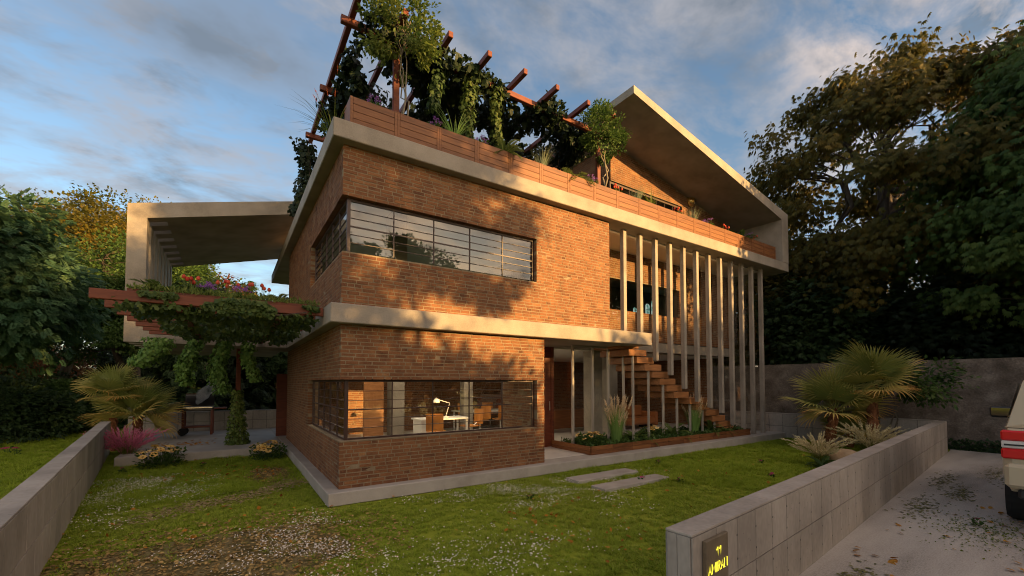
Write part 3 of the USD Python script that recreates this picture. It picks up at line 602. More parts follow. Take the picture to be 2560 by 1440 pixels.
FIVE = (np.vstack(_five), np.vstack([SLIM[1] + 4*i for i in range(5)]))
_pin = []
for k in range(1, 5):
    for sgn in (-1, 1):
        a = sgn*1.0; q = KITE[0]*np.array([.46, .40, .5]); q = q @ np.array([[math.cos(a), -math.sin(a), 0], [math.sin(a), math.cos(a), 0], [0, 0, 1]]) + np.array([0, .2*k, -.03*k*k*.5]); _pin.append(q)
_pin.append(KITE[0]*np.array([.46, .40, .5]) + np.array([0, .82, -.25]))
PINN = (np.vstack(_pin), np.vstack([KITE[1] + 4*i for i in range(9)]))

def place(shape, pos, axis, nrm, size, tone):
    """Copies of a leaf at pos, its length along axis, its face towards nrm."""
    sv, sf = shape; N = len(pos); a = unit(axis); b = unit(np.cross(a, nrm)); c = np.cross(b, a)
    size = np.broadcast_to(np.asarray(size, float), (N,))
    v = pos[:, None] + size[:, None, None]*(sv[None, :, 0:1]*b[:, None] + sv[None, :, 1:2]*a[:, None] + sv[None, :, 2:3]*c[:, None])
    f = (sf[None] + len(sv)*np.arange(N)[:, None, None]).reshape(-1, 3)
    return v.reshape(-1, 3), f, np.repeat(np.broadcast_to(tone, (N,)), len(sv))
def rdir(r, n): return unit(r.normal(size=(n, 3)))

def make_tree(name, label, loc, seed, H, crown, leafs, lmat, leaf_size=.22, clumps=90, per=220, trunk_r=.25, limbs=8, shape=KITE, clump_r=.9, droop=.5, bark='bark', group=None, lean=(0, 0), shell=.45, rz=0, cat='tree', forks=1, tonevar=.16):
    """Trunk, limbs and twigs reach for clumps of leaves spread unevenly through an ellipsoid. crown = (centre height, rx, ry, rz)."""
    r = np.random.default_rng(seed); t = thing(name, label, cat, loc, rz, group)
    cz, rx, ry, rzz = crown; C = np.array([lean[0], lean[1], cz])
    d = rdir(r, clumps*3); d = d[d[:, 2] > -.75][:clumps]; rad = (shell + (1 - shell)*r.random(len(d)))**.6
    P = d*rad[:, None]; P *= (1 + .45*(meshkit.noise(d*2.2 + seed) - .5))[:, None]
    P = C + P*np.array([rx, ry, rzz])
    tr = MB()
    z1 = max(cz - rzz*.55, H*.16)
    def path(a, b, n=6, wob=.08, sag=0.0):
        s = np.linspace(0, 1, n)[:, None]; L = np.linalg.norm(b - a); p = a + (b - a)*s
        w = r.normal(size=(n, 3))*wob*L; w[0] = 0; w[-1] = 0; p = p + w*np.sin(np.pi*s); p[:, 2] += (np.sin(np.pi*s)*sag*L)[:, 0]; return p
    skel = []
    for fk in range(forks):
        o = np.array([0, 0, 0]) if forks == 1 else np.array([r.normal()*.12, r.normal()*.12, 0])*trunk_r*8
        top = C + np.array([r.normal()*rx*.12, r.normal()*ry*.12, rzz*.35])
        tp = path(o + np.array([0, 0, -.05]), top, 9, .03); rr = trunk_r*(1 - .86*np.linspace(0, 1, 9))/forks**.5; rr[0] *= 1.35
        tr.tube(tp, rr, 8); skel += [(tp[i], rr[i]) for i in range(2, 9)]
        st = tp[tp[:, 2] > z1] if (tp[:, 2] > z1).any() else tp[-2:]
        for k in range(limbs):
            s0 = st[r.integers(0, len(st))]; e = P[r.integers(0, len(P))]; e = s0 + (e - s0)*.8
            lp = path(s0, e, 7, .07, .08); r0 = trunk_r*.42*r.uniform(.6, 1)/forks**.5; lr = r0*(1 - .8*np.linspace(0, 1, 7)); tr.tube(lp, lr, 6); skel += [(lp[i], lr[i]) for i in range(2, 7)]
    sk = np.array([s[0] for s in skel]); sr = np.array([s[1] for s in skel])
    for p in P:
        i = np.argmin(np.linalg.norm(sk - p, axis=1) + r.random(len(sk))*.3); lp = path(sk[i], p, 5, .09, .05); tr.tube(lp, np.linspace(min(sr[i]*.6, trunk_r*.15), trunk_r*.025, 5), 4, cap=False)
    tr.build('trunk', bark, t, smooth=True)
    n = (per*r.uniform(.5, 1.4, len(P))).astype(int); ci = np.repeat(np.arange(len(P)), n); N = len(ci)
    g = np.clip(r.normal(size=(N, 3)), -1.7, 1.7)*clump_r*np.array([.62, .62, .42])*np.repeat(r.uniform(.6, 1.25, len(P)), n)[:, None]
    pos = P[ci] + g
    out = unit(pos - C); ax = unit(out*.7 + unit(g)*.6 + rdir(r, N)*.7 + np.array([0, 0, -droop])); nr = unit(np.array([0, 0, 1.0]) + out*.4 + rdir(r, N)*.7)
    ton = np.clip(.5 + np.repeat(r.normal(0, tonevar, len(P)), n) + r.normal(0, .12, N), 0, 1)
    v, f, tt = place(shape, pos, ax, nr, leaf_size*r.uniform(.6, 1.25, N), ton)
    emit('crown', v, f, lmat, t, tt)
    return t

def fan_frond(r, L, Rb, nseg=36, spread=2.0, cup=.35, age=.3):
    """Fan leaf: petiole of length L along +y from the origin, then radiating pleated segments with drooping tips."""
    b = MB(); b.tube([(0, 0, 0), (0, L*.5, -.02*L), (0, L, -.08*L)], [.016, .012, .009], 5, tone=.35)
    hub = np.array([0, L, -.08*L]); S_ = np.array([.02, .3, .55, .8, 1.0]); wid = np.array([.35, .92, .82, .5, .04])
    for k in range(nseg):
        a = (k + .5)/nseg*2*spread - spread; da = spread/nseg; ln = Rb*(1 - .18*(abs(a)/spread)**2)*r.uniform(.93, 1.05)
        ca, sa = math.cos(a), math.sin(a); rows = []
        dr = r.uniform(.5, 1.3)
        for s, w in zip(S_, wid):
            rad = ln*s; zc = cup*rad*(1 - ca)*.35 + .05*rad - dr*.42*Rb*max(0, s - .45)**2*1.6 - .15*rad*(abs(a)/spread)
            hw = max(da*min(rad, ln*.55)*w, .0025); tx, ty = ca, -sa
            cx, cy = sa*rad, ca*rad
            rows += [(cx - tx*hw, cy - ty*hw, zc), (cx, cy, zc + hw*.45), (cx + tx*hw, cy + ty*hw, zc)]
        v = np.array(rows) + hub; f = []
        for i in range(4):
            o = 3*i
            for q in (0, 1): f += [[o + q, o + q + 1, o + q + 4], [o + q, o + q + 4, o + q + 3]]
        tn = np.repeat(np.clip(age*.55 + .12 + .1*r.random() + (S_**3)*(.18 + .5*age*r.random()), 0, 1), 3)
        b.add(v, f, tn)
    return b
def fan_palm(label, loc, seed, h, R_=.75, n=15, rz=0, trunk_r=.1, lean=(0, 0), group=None):
    r = np.random.default_rng(seed); t = thing('fan_palm', label, 'palm', loc, rz, group)
    m = 14; s = np.linspace(0, 1, m); tp = np.c_[lean[0]*s**1.5, lean[1]*s**1.5, s*h - .05]
    b = MB(); b.tube(tp, trunk_r*(1.05 - .15*s + .09*np.sin(s*46) + .06*r.normal(size=m)), 12, tone=.4)
    for k in range(int(60*h/1.0) + 20):                                    # old leaf bases
        z = r.random()**.8; a = r.random()*6.283; c = np.array([lean[0]*z**1.5, lean[1]*z**1.5, z*h]); o = np.array([math.cos(a), math.sin(a), 0])
        b.add(*place(KITE, (c + o*trunk_r*.85)[None], (o*.35 + np.array([0, 0, 1.0]))[None], o[None], np.array([.13]), r.random())[:3])
    b.build('trunk', 'palm_fibre', t)
    top = np.array([lean[0], lean[1], h - .03])
    for k in range(n):
        q = k/n; el = 1.38 - 1.45*q + r.normal()*.1; az = k*2.4 + r.normal()*.2; age = max(0, q - .35)*1.2
        f = fan_frond(r, R_*r.uniform(.5, .75), R_*r.uniform(.85, 1.1), 32, age=np.clip(age + r.uniform(0, .35), 0, 1), cup=.6)
        ce, se = math.cos(el), math.sin(el); Rx = np.array([[1, 0, 0], [0, ce, -se], [0, se, ce]])
        roll = r.normal()*.35; Ry = np.array([[math.cos(roll), 0, math.sin(roll)], [0, 1, 0], [-math.sin(roll), 0, math.cos(roll)]])
        T = np.eye(4); T[:3, :3] = rotz(az) @ Rx @ Ry; T[:3, 3] = top + np.array([0, 0, .05*(1 - q)])
        f.build('frond', 'palm_leaf', t, xf=T)
    return t
def pinnate(r, L, w, n=22, arch=.9, el=1.0, tone=.5, V=.35):
    """Arching feather leaf starting at the origin along +y."""
    b = MB(); s = np.linspace(0, 1, 9); a = el - arch*2*s; ds = L/8
    p = np.zeros((9, 3))
    for i in range(1, 9): p[i] = p[i - 1] + ds*np.array([0, math.cos(a[i]), math.sin(a[i])])
    b.tube(p, np.linspace(.008, .002, 9)*max(L, .3)*1.5, 4, tone=tone*.8, cap=False)
    u = np.linspace(.08, .99, n); pp = np.array([np.interp(u, s, p[:, k]) for k in range(3)]).T; tg = unit(np.array([np.interp(u, s, np.gradient(p[:, k])) for k in range(3)]).T)
    ln = w*np.sin(np.pi*(.12 + .86*u))**.7*r.uniform(.85, 1.1, n)
    nm = unit(np.cross(np.array([1.0, 0, 0]), tg))
    for sg in (-1, 1):
        ax = unit(sg*np.array([1.0, 0, 0]) + tg*.75 + nm*V + r.normal(size=(n, 3))*.06)
        b.add(*place(SLIM, pp, ax, nm + r.normal(size=(n, 3))*.1, ln, np.clip(tone + .25*(u - .4) + r.normal(0, .06, n), 0, 1)))
    return b
def feather_plant(name, label, cat, loc, seed, n=14, L=.5, w=.12, lmat='fern_leaf', tone=.5, el=(1.3, .3), arch=.7, nl=20, rz=0, group=None, joined=True):
    r = np.random.default_rng(seed); t = thing(name, label, cat, loc, rz, group); big = MB()
    for k in range(n):
        q = k/n; f = pinnate(r, L*r.uniform(.75, 1.1), w, nl, arch*r.uniform(.7, 1.2), el[0] + (el[1] - el[0])*q + r.normal()*.1, np.clip(tone + r.normal()*.1, .1, .95))
        T = np.eye(4); T[:3, :3] = rotz(k*2.4 + r.normal()*.25)
        if joined:
            for v, ff, tt, base in zip(f.v, f.f, f.t, np.cumsum([0] + [len(x) for x in f.v])[:-1]): big.add(v @ T[:3, :3].T, ff - base, tt)
        else: f.build('frond', lmat, t, xf=T)
    if joined: big.build('fronds', lmat, t)
    return t
def blades(r, n, h, spread, w, bend=.5, tone=(.2, .7), st=5, base_r=.05):
    """Arching grass blades as one arrays triple."""
    az = r.random(n)*6.283; L = h*r.uniform(.6, 1.1, n); lean = spread*r.random(n)**.7; s = np.linspace(0, 1, st)
    o = np.c_[np.cos(az), np.sin(az), np.zeros(n)]; b0 = o*(base_r*r.random(n))[:, None]; sd = np.c_[-np.sin(az), np.cos(az), np.zeros(n)]
    hor = lean[:, None]*L[:, None]*(s*.5 + bend*s**2)[None]; ver = L[:, None]*(s[None] - .30*(lean*bend)[:, None]*s[None]**3*1.6)
    c = b0[:, None] + o[:, None]*hor[..., None] + np.array([0, 0, 1.0])*ver[..., None]
    hw = (w*(1 - s**1.5*.97))[None, :, None]
    v = np.stack([c - sd[:, None]*hw, c + sd[:, None]*hw], 2).reshape(-1, 3)
    i = np.arange(st - 1)*2; q = np.stack([i, i + 1, i + 3, i + 2], 1); f = (q[None] + (np.arange(n)*2*st)[:, None, None]).reshape(-1, 4)
    tn = np.repeat((tone[0] + (tone[1] - tone[0])*r.random(n)), 2*st).reshape(n, st, 2) + (.25*s)[None, :, None]
    return v, f, np.clip(tn, 0, 1).ravel(), c
def grass_clump(name, label, cat, loc, seed, n=160, h=.9, spread=.5, w=.005, lmat='reed_blade', plume=None, np_=0, pl=.25, pw=.03, rz=0, group=None, bend=.5, base_r=.08, pspread=None, ph=None):
    r = np.random.default_rng(seed); t = thing(name, label, cat, loc, rz, group)
    v, f, tn, _ = blades(r, n, h, spread, w, bend, base_r=base_r); b = MB(); b.add(v, f, tn); b.build('blades', lmat, t)
    if plume:
        v, f, tn, c = blades(r, np_, ph or h*1.25, pspread or spread*.8, .0022, bend*.7, base_r=base_r, st=6); st_ = MB(); st_.add(v, f, tn); st_.build('stalks', lmat, t)
        b = MB(); m = 46
        for k in range(np_):
            top, pre = c[k, -1], c[k, -2]; d = unit(top - pre); u = r.random(m); p = top - d*pl*(1 - u)[:, None]
            ax = unit(d + rdir(r, m)*.55); b.add(*place(SLIM, p, ax, rdir(r, m), pw*2.6*np.sin(np.pi*np.clip(u*.8 + .15, 0, 1))*r.uniform(.6, 1.2, m), np.clip(.3 + .5*u + r.normal(0, .12, m), 0, 1)))
        b.build('plumes', plume, t)
    return t
def flower_clump(name, label, loc, seed, n=26, h=.42, R_=.34, petal='yellow_petal', fr=.05, leaf='leaf_green', rz=0, group=None, eye=True, npet=11, leaves=520, cat='flowers', lsize=.07):
    r = np.random.default_rng(seed); t = thing(name, label, cat, loc, rz, group)
    st = MB()
    rad = R_*np.sqrt(r.random(n)); a = r.random(n)*6.283; base = np.c_[rad*.6*np.cos(a), rad*.6*np.sin(a), np.zeros(n)]; top = np.c_[rad*np.cos(a), rad*np.sin(a), h*r.uniform(.72, 1.05, n)*(1 - .25*(rad/R_)**2)]
    for p, q in zip(base, top):
        st.tube([p, (p + q)/2 + r.normal(size=3)*.015, q], [.005, .004, .003], 4, tone=.5, cap=False)
        nn = unit(np.array([0, 0, 1.0]) + .35*unit(np.array([q[0], q[1], 0]) + 1e-6) + r.normal(size=3)*.15); u = unit(np.cross(nn, [1, 0, .01])); w = np.cross(nn, u); th = np.arange(npet)/npet*6.283 + r.random()
        ax = np.cos(th)[:, None]*u + np.sin(th)[:, None]*w + nn*.12
        hdm = MB().add(*place(OVAL, np.repeat(q[None], npet, 0) + ax*fr*.15, ax, np.repeat(nn[None], npet, 0), fr*r.uniform(.9, 1.1, npet), np.clip(r.normal(.5, .15) + r.normal(0, .06, npet), 0, 1))).build('flower_head', petal, t)
        if eye:
            ev = np.array([(math.cos(k), math.sin(k), 0) for k in np.arange(7)/7*6.283] + [(0, 0, .5)]); MB().add(q + nn*.004 + fr*.28*(ev[:, :1]*u + ev[:, 1:2]*w + ev[:, 2:]*nn), [[k, (k + 1) % 7, 7] for k in range(7)]).build('eye', 'flower_eye', hdm)
    N = leaves; rr = R_*1.02*np.sqrt(r.random(N)); aa = r.random(N)*6.283; pos = np.c_[rr*np.cos(aa), rr*np.sin(aa), h*.78*r.random(N)**1.3]
    st.add(*place(OVAL, pos, unit(np.c_[np.cos(aa)*.8, np.sin(aa)*.8, np.full(N, .5)] + r.normal(size=(N, 3))*.4), np.array([0, 0, 1.0]) + r.normal(size=(N, 3))*.5, lsize*r.uniform(.6, 1.3, N), np.clip(r.normal(.4, .2, N), 0, 1)))
    st.build('foliage', leaf, t)
    return t
def tulips(label, loc, seed, n=4, h=.3, R_=.1, group=None, petal='red_petal'):
    r = np.random.default_rng(seed); t = thing('tulips', label, 'flowers', loc, 0, group); st = MB()
    for k in range(n):
        p = np.array([r.uniform(-R_, R_), r.uniform(-R_*.5, R_*.5), 0]); q = p + np.array([r.normal()*.02, r.normal()*.02, h*r.uniform(.75, 1.1)])
        st.tube([p, (p + q)/2, q], .005, 4, tone=.6, cap=False)
        v, f = lathe([(.004, 0), (.022, .010), (.028, .030), (.025, .046), (.015, .062), (.017, .065)], 9); v[:, :2] *= 1 + .12*np.sin(3*np.arctan2(v[:, 1], v[:, 0]))[:, None]; MB().add(v + q, f, r.random()).build('flower_head', petal, t, smooth=True)
        v, f, tn, _ = blades(r, 5, h*.75, .5, .014, .5, (.3, .7), base_r=.02); st.add(v + p, f, tn)
    st.build('foliage', 'leaf_shrub', t)
    return t
def cluster(label, loc, seed, h, R_, n, petal, group):
    r = np.random.default_rng(seed); t = thing('purple_flowers', label, 'flowers', loc, 0, group); st, pt = MB(), MB()
    for k in range(n):
        a = r.random()*6.283; q = np.array([R_*math.sqrt(r.random())*math.cos(a), R_*math.sqrt(r.random())*math.sin(a), h*r.uniform(.7, 1.1)]); st.tube([q*[.5, .5, 0], q], .003, 3, tone=.5, cap=False)
        m = 16; d = rdir(r, m); d[:, 2] = abs(d[:, 2]); pt.add(*place(OVAL, q + d*.028, unit(rdir(r, m) + d*.3), d, .022*r.uniform(.7, 1.2, m), np.clip(r.normal(.5, .2, m), 0, 1)))
    N = 120; aa = r.random(N)*6.283; rr = R_*r.random(N); st.add(*place(OVAL, np.c_[rr*np.cos(aa), rr*np.sin(aa), h*.6*r.random(N)], unit(np.c_[np.cos(aa), np.sin(aa), np.full(N, .6)]), np.array([0, 0, 1.0]) + r.normal(size=(N, 3))*.4, .06*r.uniform(.6, 1.2, N), r.random(N)))
    st.build('foliage', 'leaf_green', t); pt.build('petals', petal, t, kind='stuff')
    return t
def ivy_mass(pos, nrm, r, size=.075, droop=1.0, tone=.5):
    N = len(pos); ax = unit(np.array([0, 0, -droop]) + rdir(r, N)*.75 + nrm*.3); return place(IVY, pos, ax, unit(nrm + rdir(r, N)*.55), size*r.uniform(.55, 1.25, N), np.clip(tone + r.normal(0, .17, N), 0, 1))
def strand(name, label, loc, seed, L, R0, n, lmat, size=.075, R1=None, group=None, cat='ivy', tone=.5):
    """Hanging vine: leaves round a few stems that fall from loc."""
    r = np.random.default_rng(seed); t = thing(name, label, cat, loc, 0, group); s = MB(); R1 = R0*.7 if R1 is None else R1
    sway = lambda u: np.stack([R0*.5*np.sin(u*4 + seed), R0*.4*np.cos(u*3.1 + seed), -L*u], -1)
    for k in range(4):
        u = np.linspace(0, 1, 8); p = sway(u) + np.r_[r.normal(size=2)*R0*.3, 0]; s.tube(p, .006, 4, cap=False)
    s.build('stems', 'bark', t)
    u = r.random(n)**.9; a = r.random(n)*6.283; rr = (R0 + (R1 - R0)*u)*np.sqrt(r.random(n))*(.7 + .6*meshkit.noise(np.c_[u*L*4, np.full(n, seed), a])); o = np.c_[np.cos(a), np.sin(a), np.zeros(n)]
    v, f, tn = ivy_mass(sway(u) + o*rr[:, None], o, r, size, 1.0, tone); emit('leaves', v, f, lmat, t, tn, kind='stuff')
    return t

# ------------------------------------------------------------------ number plaque on the end of the drive-side wall
mat('glow_letters', {'e': ('emission', {'color': (1.0, .85, .06), 'strength': 0.55})}, [], surface='e.emission')
mottled('plaque_face', [(.11, .085, .055), (.16, .125, .085)], scale=6, fine=60, rough=0.6, bump=0.1)
pq = thing('number_plaque', 'square plaque with glowing yellow lettering on the near end of the garden wall', 'sign', (1.385, RW(1.385), 0), math.atan(.100))
MB().box((0, -.034, .44), (.352, -.004, .815), ch=.004).build('plate', 'plaque_face', pq)
GLYPH = {'1': (.42, [[(.0, .72), (.30, 1.0), (.30, 0)]]), 'A': (.72, [[(0, 0), (.34, 1), (.68, 0)], [(.13, .34), (.55, .34)]]), 'M': (.95, [[(0, 0), (0, 1), (.45, .2), (.9, 1), (.9, 0)]]), 'I': (.16, [[(.05, 0), (.05, 1)]]),
         'R': (.62, [[(0, 0), (0, 1), (.36, 1), (.50, .92), (.54, .76), (.50, .60), (.36, .52), (0, .52)], [(.30, .52), (.56, 0)]]), 'L': (.52, [[(0, 1), (0, 0), (.44, 0)]])}
def lettering(word, h, x0, z0, sx):
    x = x0
    for c in word:
        w, strokes = GLYPH[c]; b = MB()
        for st in strokes: b.tube([(x + a*h*sx, -.039, z0 + d*h) for a, d in st], .0032, 6)
        b.build('letter', 'glow_letters', pq); x += (w + .20)*h*sx
lettering('11', .070, .150, .672, 1.05); lettering('AMIRALI', .070, .022, .566, .86)

# ------------------------------------------------------------------ grill on the terrace, with smoke
gr = thing('grill', 'black barbecue grill with open lid on an orange timber trolley', 'grill', (-2.40, 10.45, ZB + .002), math.radians(-3))
for x in (-.42, .36):
    for y in (-.2, .2):
        if x < 0: MB().box((x, y, .14), (x + .07, y + .06, .86), ch=.004).build('leg', 'red_timber', gr)
        else: MB().box((x, y, 0), (x + .07, y + .06, .86), ch=.004).build('leg', 'red_timber', gr)
MB().box((-.348, -.19, .24), (.358, .25, .30), ch=.004).build('shelf', 'red_timber', gr)
for a, b in ((-.83, -.425), (.435, .80)): MB().box((a, -.22, .86), (b, .27, .90), ch=.004).build('side_table', 'red_timber', gr)
MB().box((-.40, -.21, .80), (.42, .25, .93), ch=.02).build('fire_box', 'black_enamel', gr)
MB().box((-.38, -.2, .931), (.40, .24, .945)).build('grate', 'grey_metal', gr)
MB().box((-.40, -.235, .90), (.42, -.212, .93)).build('front_rail', 'chrome', gr)
lid = MB(); n = 8; aa = np.linspace(0, 1.4, n)
prof = np.c_[.25 + .16*np.sin(aa), .95 + .40*aa/1.4]
lv = np.vstack([np.c_[np.full(n, x), prof] for x in (-.40, .42)] + [np.c_[np.full(n, x), prof[:, 0] + .02, prof[:, 1]] for x in (-.40, .42)])
lf_ = []
for i in range(n - 1):
    lf_ += [[i, i + 1, n + i + 1, n + i], [2*n + i, 3*n + i, 3*n + i + 1, 2*n + i + 1], [i, 2*n + i, 2*n + i + 1, i + 1], [n + i, n + i + 1, 3*n + i + 1, 3*n + i]]
lid.add(lv, lf_); lid.build('lid', 'black_enamel', gr); MB().box((-.40, prof[-1, 0] - .03, 1.352), (.42, prof[-1, 0] + .03, 1.375), ch=.005).build('lid_handle', 'red_timber', gr)
for x in (-.46, .0): pass
w_v, w_f = lathe([(0, -.03), (.10, -.03), (.125, -.02), (.125, .02), (.10, .03), (0, .03)], 18)
for y in (-.23, .23): MB().add(np.c_[w_v[:, 0] - .39, w_v[:, 2] + y, w_v[:, 1] + .125], w_f).build('wheel', 'black_rubber', gr, smooth=False)
mat('smoke_puff', {'g': ('geometry', {}), 'n': ('noise_texture', {'scale': 4.5, 'detail': 4}), 'r': ('rgb_ramp', {'ramp': [(.42, (0, 0, 0)), (.72, (1, 1, 1))]}), 'd': ('math', {'math_type': 'multiply', 'value2': 20.0}), 'v': ('principled_volume', {'color': (.97, .96, .94)})},
    [('g.position', 'n.vector'), ('n.fac', 'r.fac'), ('r.color', 'd.value1'), ('d.value', 'v.density')], surface=None, volume='v.volume')
sm = trimesh.creation.icosphere(3); v = np.array(sm.vertices); u = (v[:, 2] + 1)/2
v = np.c_[v[:, 0]*(.10 + .26*u) + .05 + .62*u**1.2, v[:, 1]*(.10 + .2*u), u*.95]; v += unit(v - v.mean(0))*((meshkit.fbm(v*4, 3) - .5)*.22)[:, None]
emit('smoke', v + np.array([-2.5, 10.4, 1.16]), np.array(sm.faces), 'smoke_puff', None, smooth=True, label='small puff of pale smoke drifting up from the grill', cat='smoke', kind='stuff')

# ------------------------------------------------------------------ off-road car on the driveway
mottled('cream_paint', [(.46, .39, .26), (.48, .41, .28)], scale=2, fine=200, rough=0.3, bump=0.0, spec=0.5)
simple('red_lens', (.55, .01, .012), 0.2, 0, 0.6); simple('clear_lens', (.62, .60, .56), 0.15, 0, 0.6); simple('black_trim', (.02, .02, .02), 0.5)
simple('mirror_dark', (.22, .20, .17), .06, 1.0)
car = thing('parked_car', 'cream off-road car with red tail lamp parked at the right edge', 'car', (7.25, -7.27, 0), math.radians(3.5))
st_x = [0.0, .06, .22, .9, 2.9, 3.25, 4.5, 4.85, 4.95]                # sections along the car, rear to front
lo = [.62, .52, .50, .46, .46, .46, .46, .52, .62]; hi = [1.28, 1.36, 1.38, 1.40, 1.38, 1.36, 1.24, 1.12, .95]; hw = [.90, .98, 1.0, 1.01, 1.01, 1.0, .99, .92, .80]
def ring(x, lo_, hi_, w): return [(x, -w*.93, lo_), (x, -w, lo_ + .22), (x, -w, hi_ - .28), (x, -w*.955, hi_), (x, w*.955, hi_), (x, w, hi_ - .28), (x, w, lo_ + .22), (x, w*.93, lo_)]
def loft(rings, close=True):
    n = len(rings[0]); v = np.vstack(rings); f = []
    for i in range(len(rings) - 1):
        for j in range(n): f.append([i*n + j, (i + 1)*n + j, (i + 1)*n + (j + 1) % n, i*n + (j + 1) % n])
    f3 = [[a, b, c] for a, b, c, d in f] + [[a, c, d] for a, b, c, d in f]
    for j in range(1, n - 1): f3 += [[0, j, j + 1], [(len(rings) - 1)*n, (len(rings) - 1)*n + j + 1, (len(rings) - 1)*n + j]]
    return v, np.array(f3)
bd = MB(); bd.add(*loft([ring(*a) for a in zip(st_x, lo, hi, hw)])); bd.build('body', 'cream_paint', car)
cx_ = [.06, .30, .9, 2.5, 3.0, 3.55]; ch_ = [1.42, 2.02, 2.10, 2.08, 1.98, 1.42]; cwt = [.94, .80, .79, .79, .80, .92]
rg = [[(x, -.965, 1.37), (x + (.0), -w, h - .04), (x, -w*.86, h), (x, w*.86, h), (x, w, h - .04), (x, .965, 1.37)] for x, h, w in zip(cx_, ch_, cwt)]
MB().add(*loft(rg)).build('cabin', 'cream_paint', car)
def quad(name, pts, mt, off=0): return MB().add(pts, [[0, 1, 2, 3]]).build(name, mt, car)
quad('rear_window', [(.085, -.78, 1.50), (.085, .78, 1.50), (.265, .66, 1.96), (.265, -.66, 1.96)][::-1], 'tinted_glass')
for sg in (-1, 1):
    for a, b in ((.42, 1.45), (1.55, 2.2), (2.28, 2.95)): quad('side_window', [(a, sg*.955, 1.48), (b, sg*.955, 1.48), (b - .05, sg*.845, 1.96), (a + .05, sg*.845, 1.96)], 'tinted_glass')
    y0, y1 = sorted((sg*.70, sg*.995))
    MB().box((-.035, y0, 1.20), (.12, y1, 1.335), ch=.02).build('tail_lamp', 'red_lens', car); MB().box((-.03, y0 + .004, 1.10), (.12, y1 - .004, 1.197), ch=.012).build('reversing_lamp', 'clear_lens', car); MB().box((-.033, y0, .96), (.12, y1, 1.097), ch=.02).build('tail_lamp', 'red_lens', car)
    MB().box((-.038, y0 + .03, 1.135), (-.028, y1 - .03, 1.155)).build('lamp_trim', 'black_trim', car)
    ya, yb = sorted((sg*.99, sg*1.33)); MB().box((2.95, ya, 1.34), (3.10, yb, 1.54), ch=.03).build('wing_mirror', 'black_trim', car); MB().box((2.935, ya + .02, 1.375), (2.948, yb - .02, 1.515), ch=.004).build('mirror_glass', 'mirror_dark', car)
    for x in (.86, 3.95):
        wv_, wf_ = lathe([(0, -.12), (.25, -.12), (.36, -.13), (.39, -.08), (.39, .08), (.36, .13), (.25, .12), (0, .12)], 26)
        MB().add(np.c_[wv_[:, 0] + x, wv_[:, 2] + sg*.88, wv_[:, 1] + .39], wf_).build('wheel', 'black_rubber', car)
MB().box((-.10, -.97, .58), (.10, .97, .90), ch=.05).build('bumper', 'cream_paint', car); MB().box((-.06, -.86, .44), (.3, .86, .578), ch=.03).build('underbody', 'black_trim', car)
MB().box((-.012, -.32, .97), (-.002, .32, 1.10)).build('plate_recess', 'black_trim', car); MB().box((-.04, -.45, 1.12), (.0, .45, 1.15), ch=.01).build('tailgate_handle', 'black_trim', car)

# ------------------------------------------------------------------ furniture behind the glass
FZ = ZB + .013
def table(label, loc, lx, ly, h=.74, name='table', cat='table'):
    t = thing(name, label, cat, loc); MB().box((-lx/2, -ly/2, h - .04), (lx/2, ly/2, h), ch=.005).build('table_top', 'white_lacquer', t)
    for x in (-lx/2 + .05, lx/2 - .1):
        for y in (-ly/2 + .05, ly/2 - .1): MB().box((x, y, 0), (x + .05, y + .05, h - .041)).build('leg', 'white_lacquer', t)
    return t
dk = table('white desk with a lamp standing nearest the corner window', (3.55, 3.9, FZ), 1.5, .75, name='desk', cat='desk')
MB().box((-.72, -.33, .3), (-.3, .3, .698), ch=.004).build('drawer_unit', 'white_lacquer', dk)
table('long white meeting table in the back of the ground floor', (6.5, 6.2, FZ), 2.6, .95)
lm = thing('desk_lamp', 'white jointed desk lamp standing on the desk', 'lamp', (3.75, 4.0, FZ + .742))
MB().add(*lathe([(0, 0), (.09, 0), (.09, .02), (0, .025)], 14)).build('base', 'white_lacquer', lm)
MB().tube([(0, 0, .02), (.12, 0, .40), (-.28, 0, .52)], .011).build('arm', 'white_lacquer', lm)
v_, f_ = lathe([(.02, .11), (.05, .09), (.10, 0), (.105, -.02)], 14); MB().add(v_ + np.array([-.30, 0, .45]), f_).build('lamp_shade', 'white_lacquer', lm)
def chair(label, loc, rz, src=[None]):
    if src[0]: return dup(src[0], label, loc, rz)
    t = src[0] = thing('office_chair', label, 'chair', loc, rz, 'orange chairs in the ground floor room')
    MB().box((-.23, -.22, .44), (.23, .24, .475), ch=.012).build('seat', 'orange_seat', t)
    b = MB(); z = np.linspace(.5, .95, 6); bv = np.vstack([[(x, .24 + .08*(zz - .5) - .06*(1 - (x/.22)**2) + .06, zz) for x in np.linspace(-.22, .22, 6)] for zz in z]); bv2 = bv + np.array([0, .015, 0])
    bf = [[i*6 + j, i*6 + j + 1, i*6 + j + 7, i*6 + j + 6] for i in range(5) for j in range(5)]; b.add(bv, bf); b.add(bv2, [q[::-1] for q in bf]); b.build('backrest', 'orange_seat', t)
    MB().tube([(0, .0, .09), (0, 0, .44)], .025).build('column', 'chrome', t)
    for k in range(5): a = k*1.2566; MB().tube([(0, 0, .09), (.28*math.cos(a), .28*math.sin(a), .045)], .014, 5).build('leg', 'chrome', t)
    MB().tube([(0, .1, .45), (0, .27, .55)], .014, 5).build('back_support', 'chrome', t)
    return t
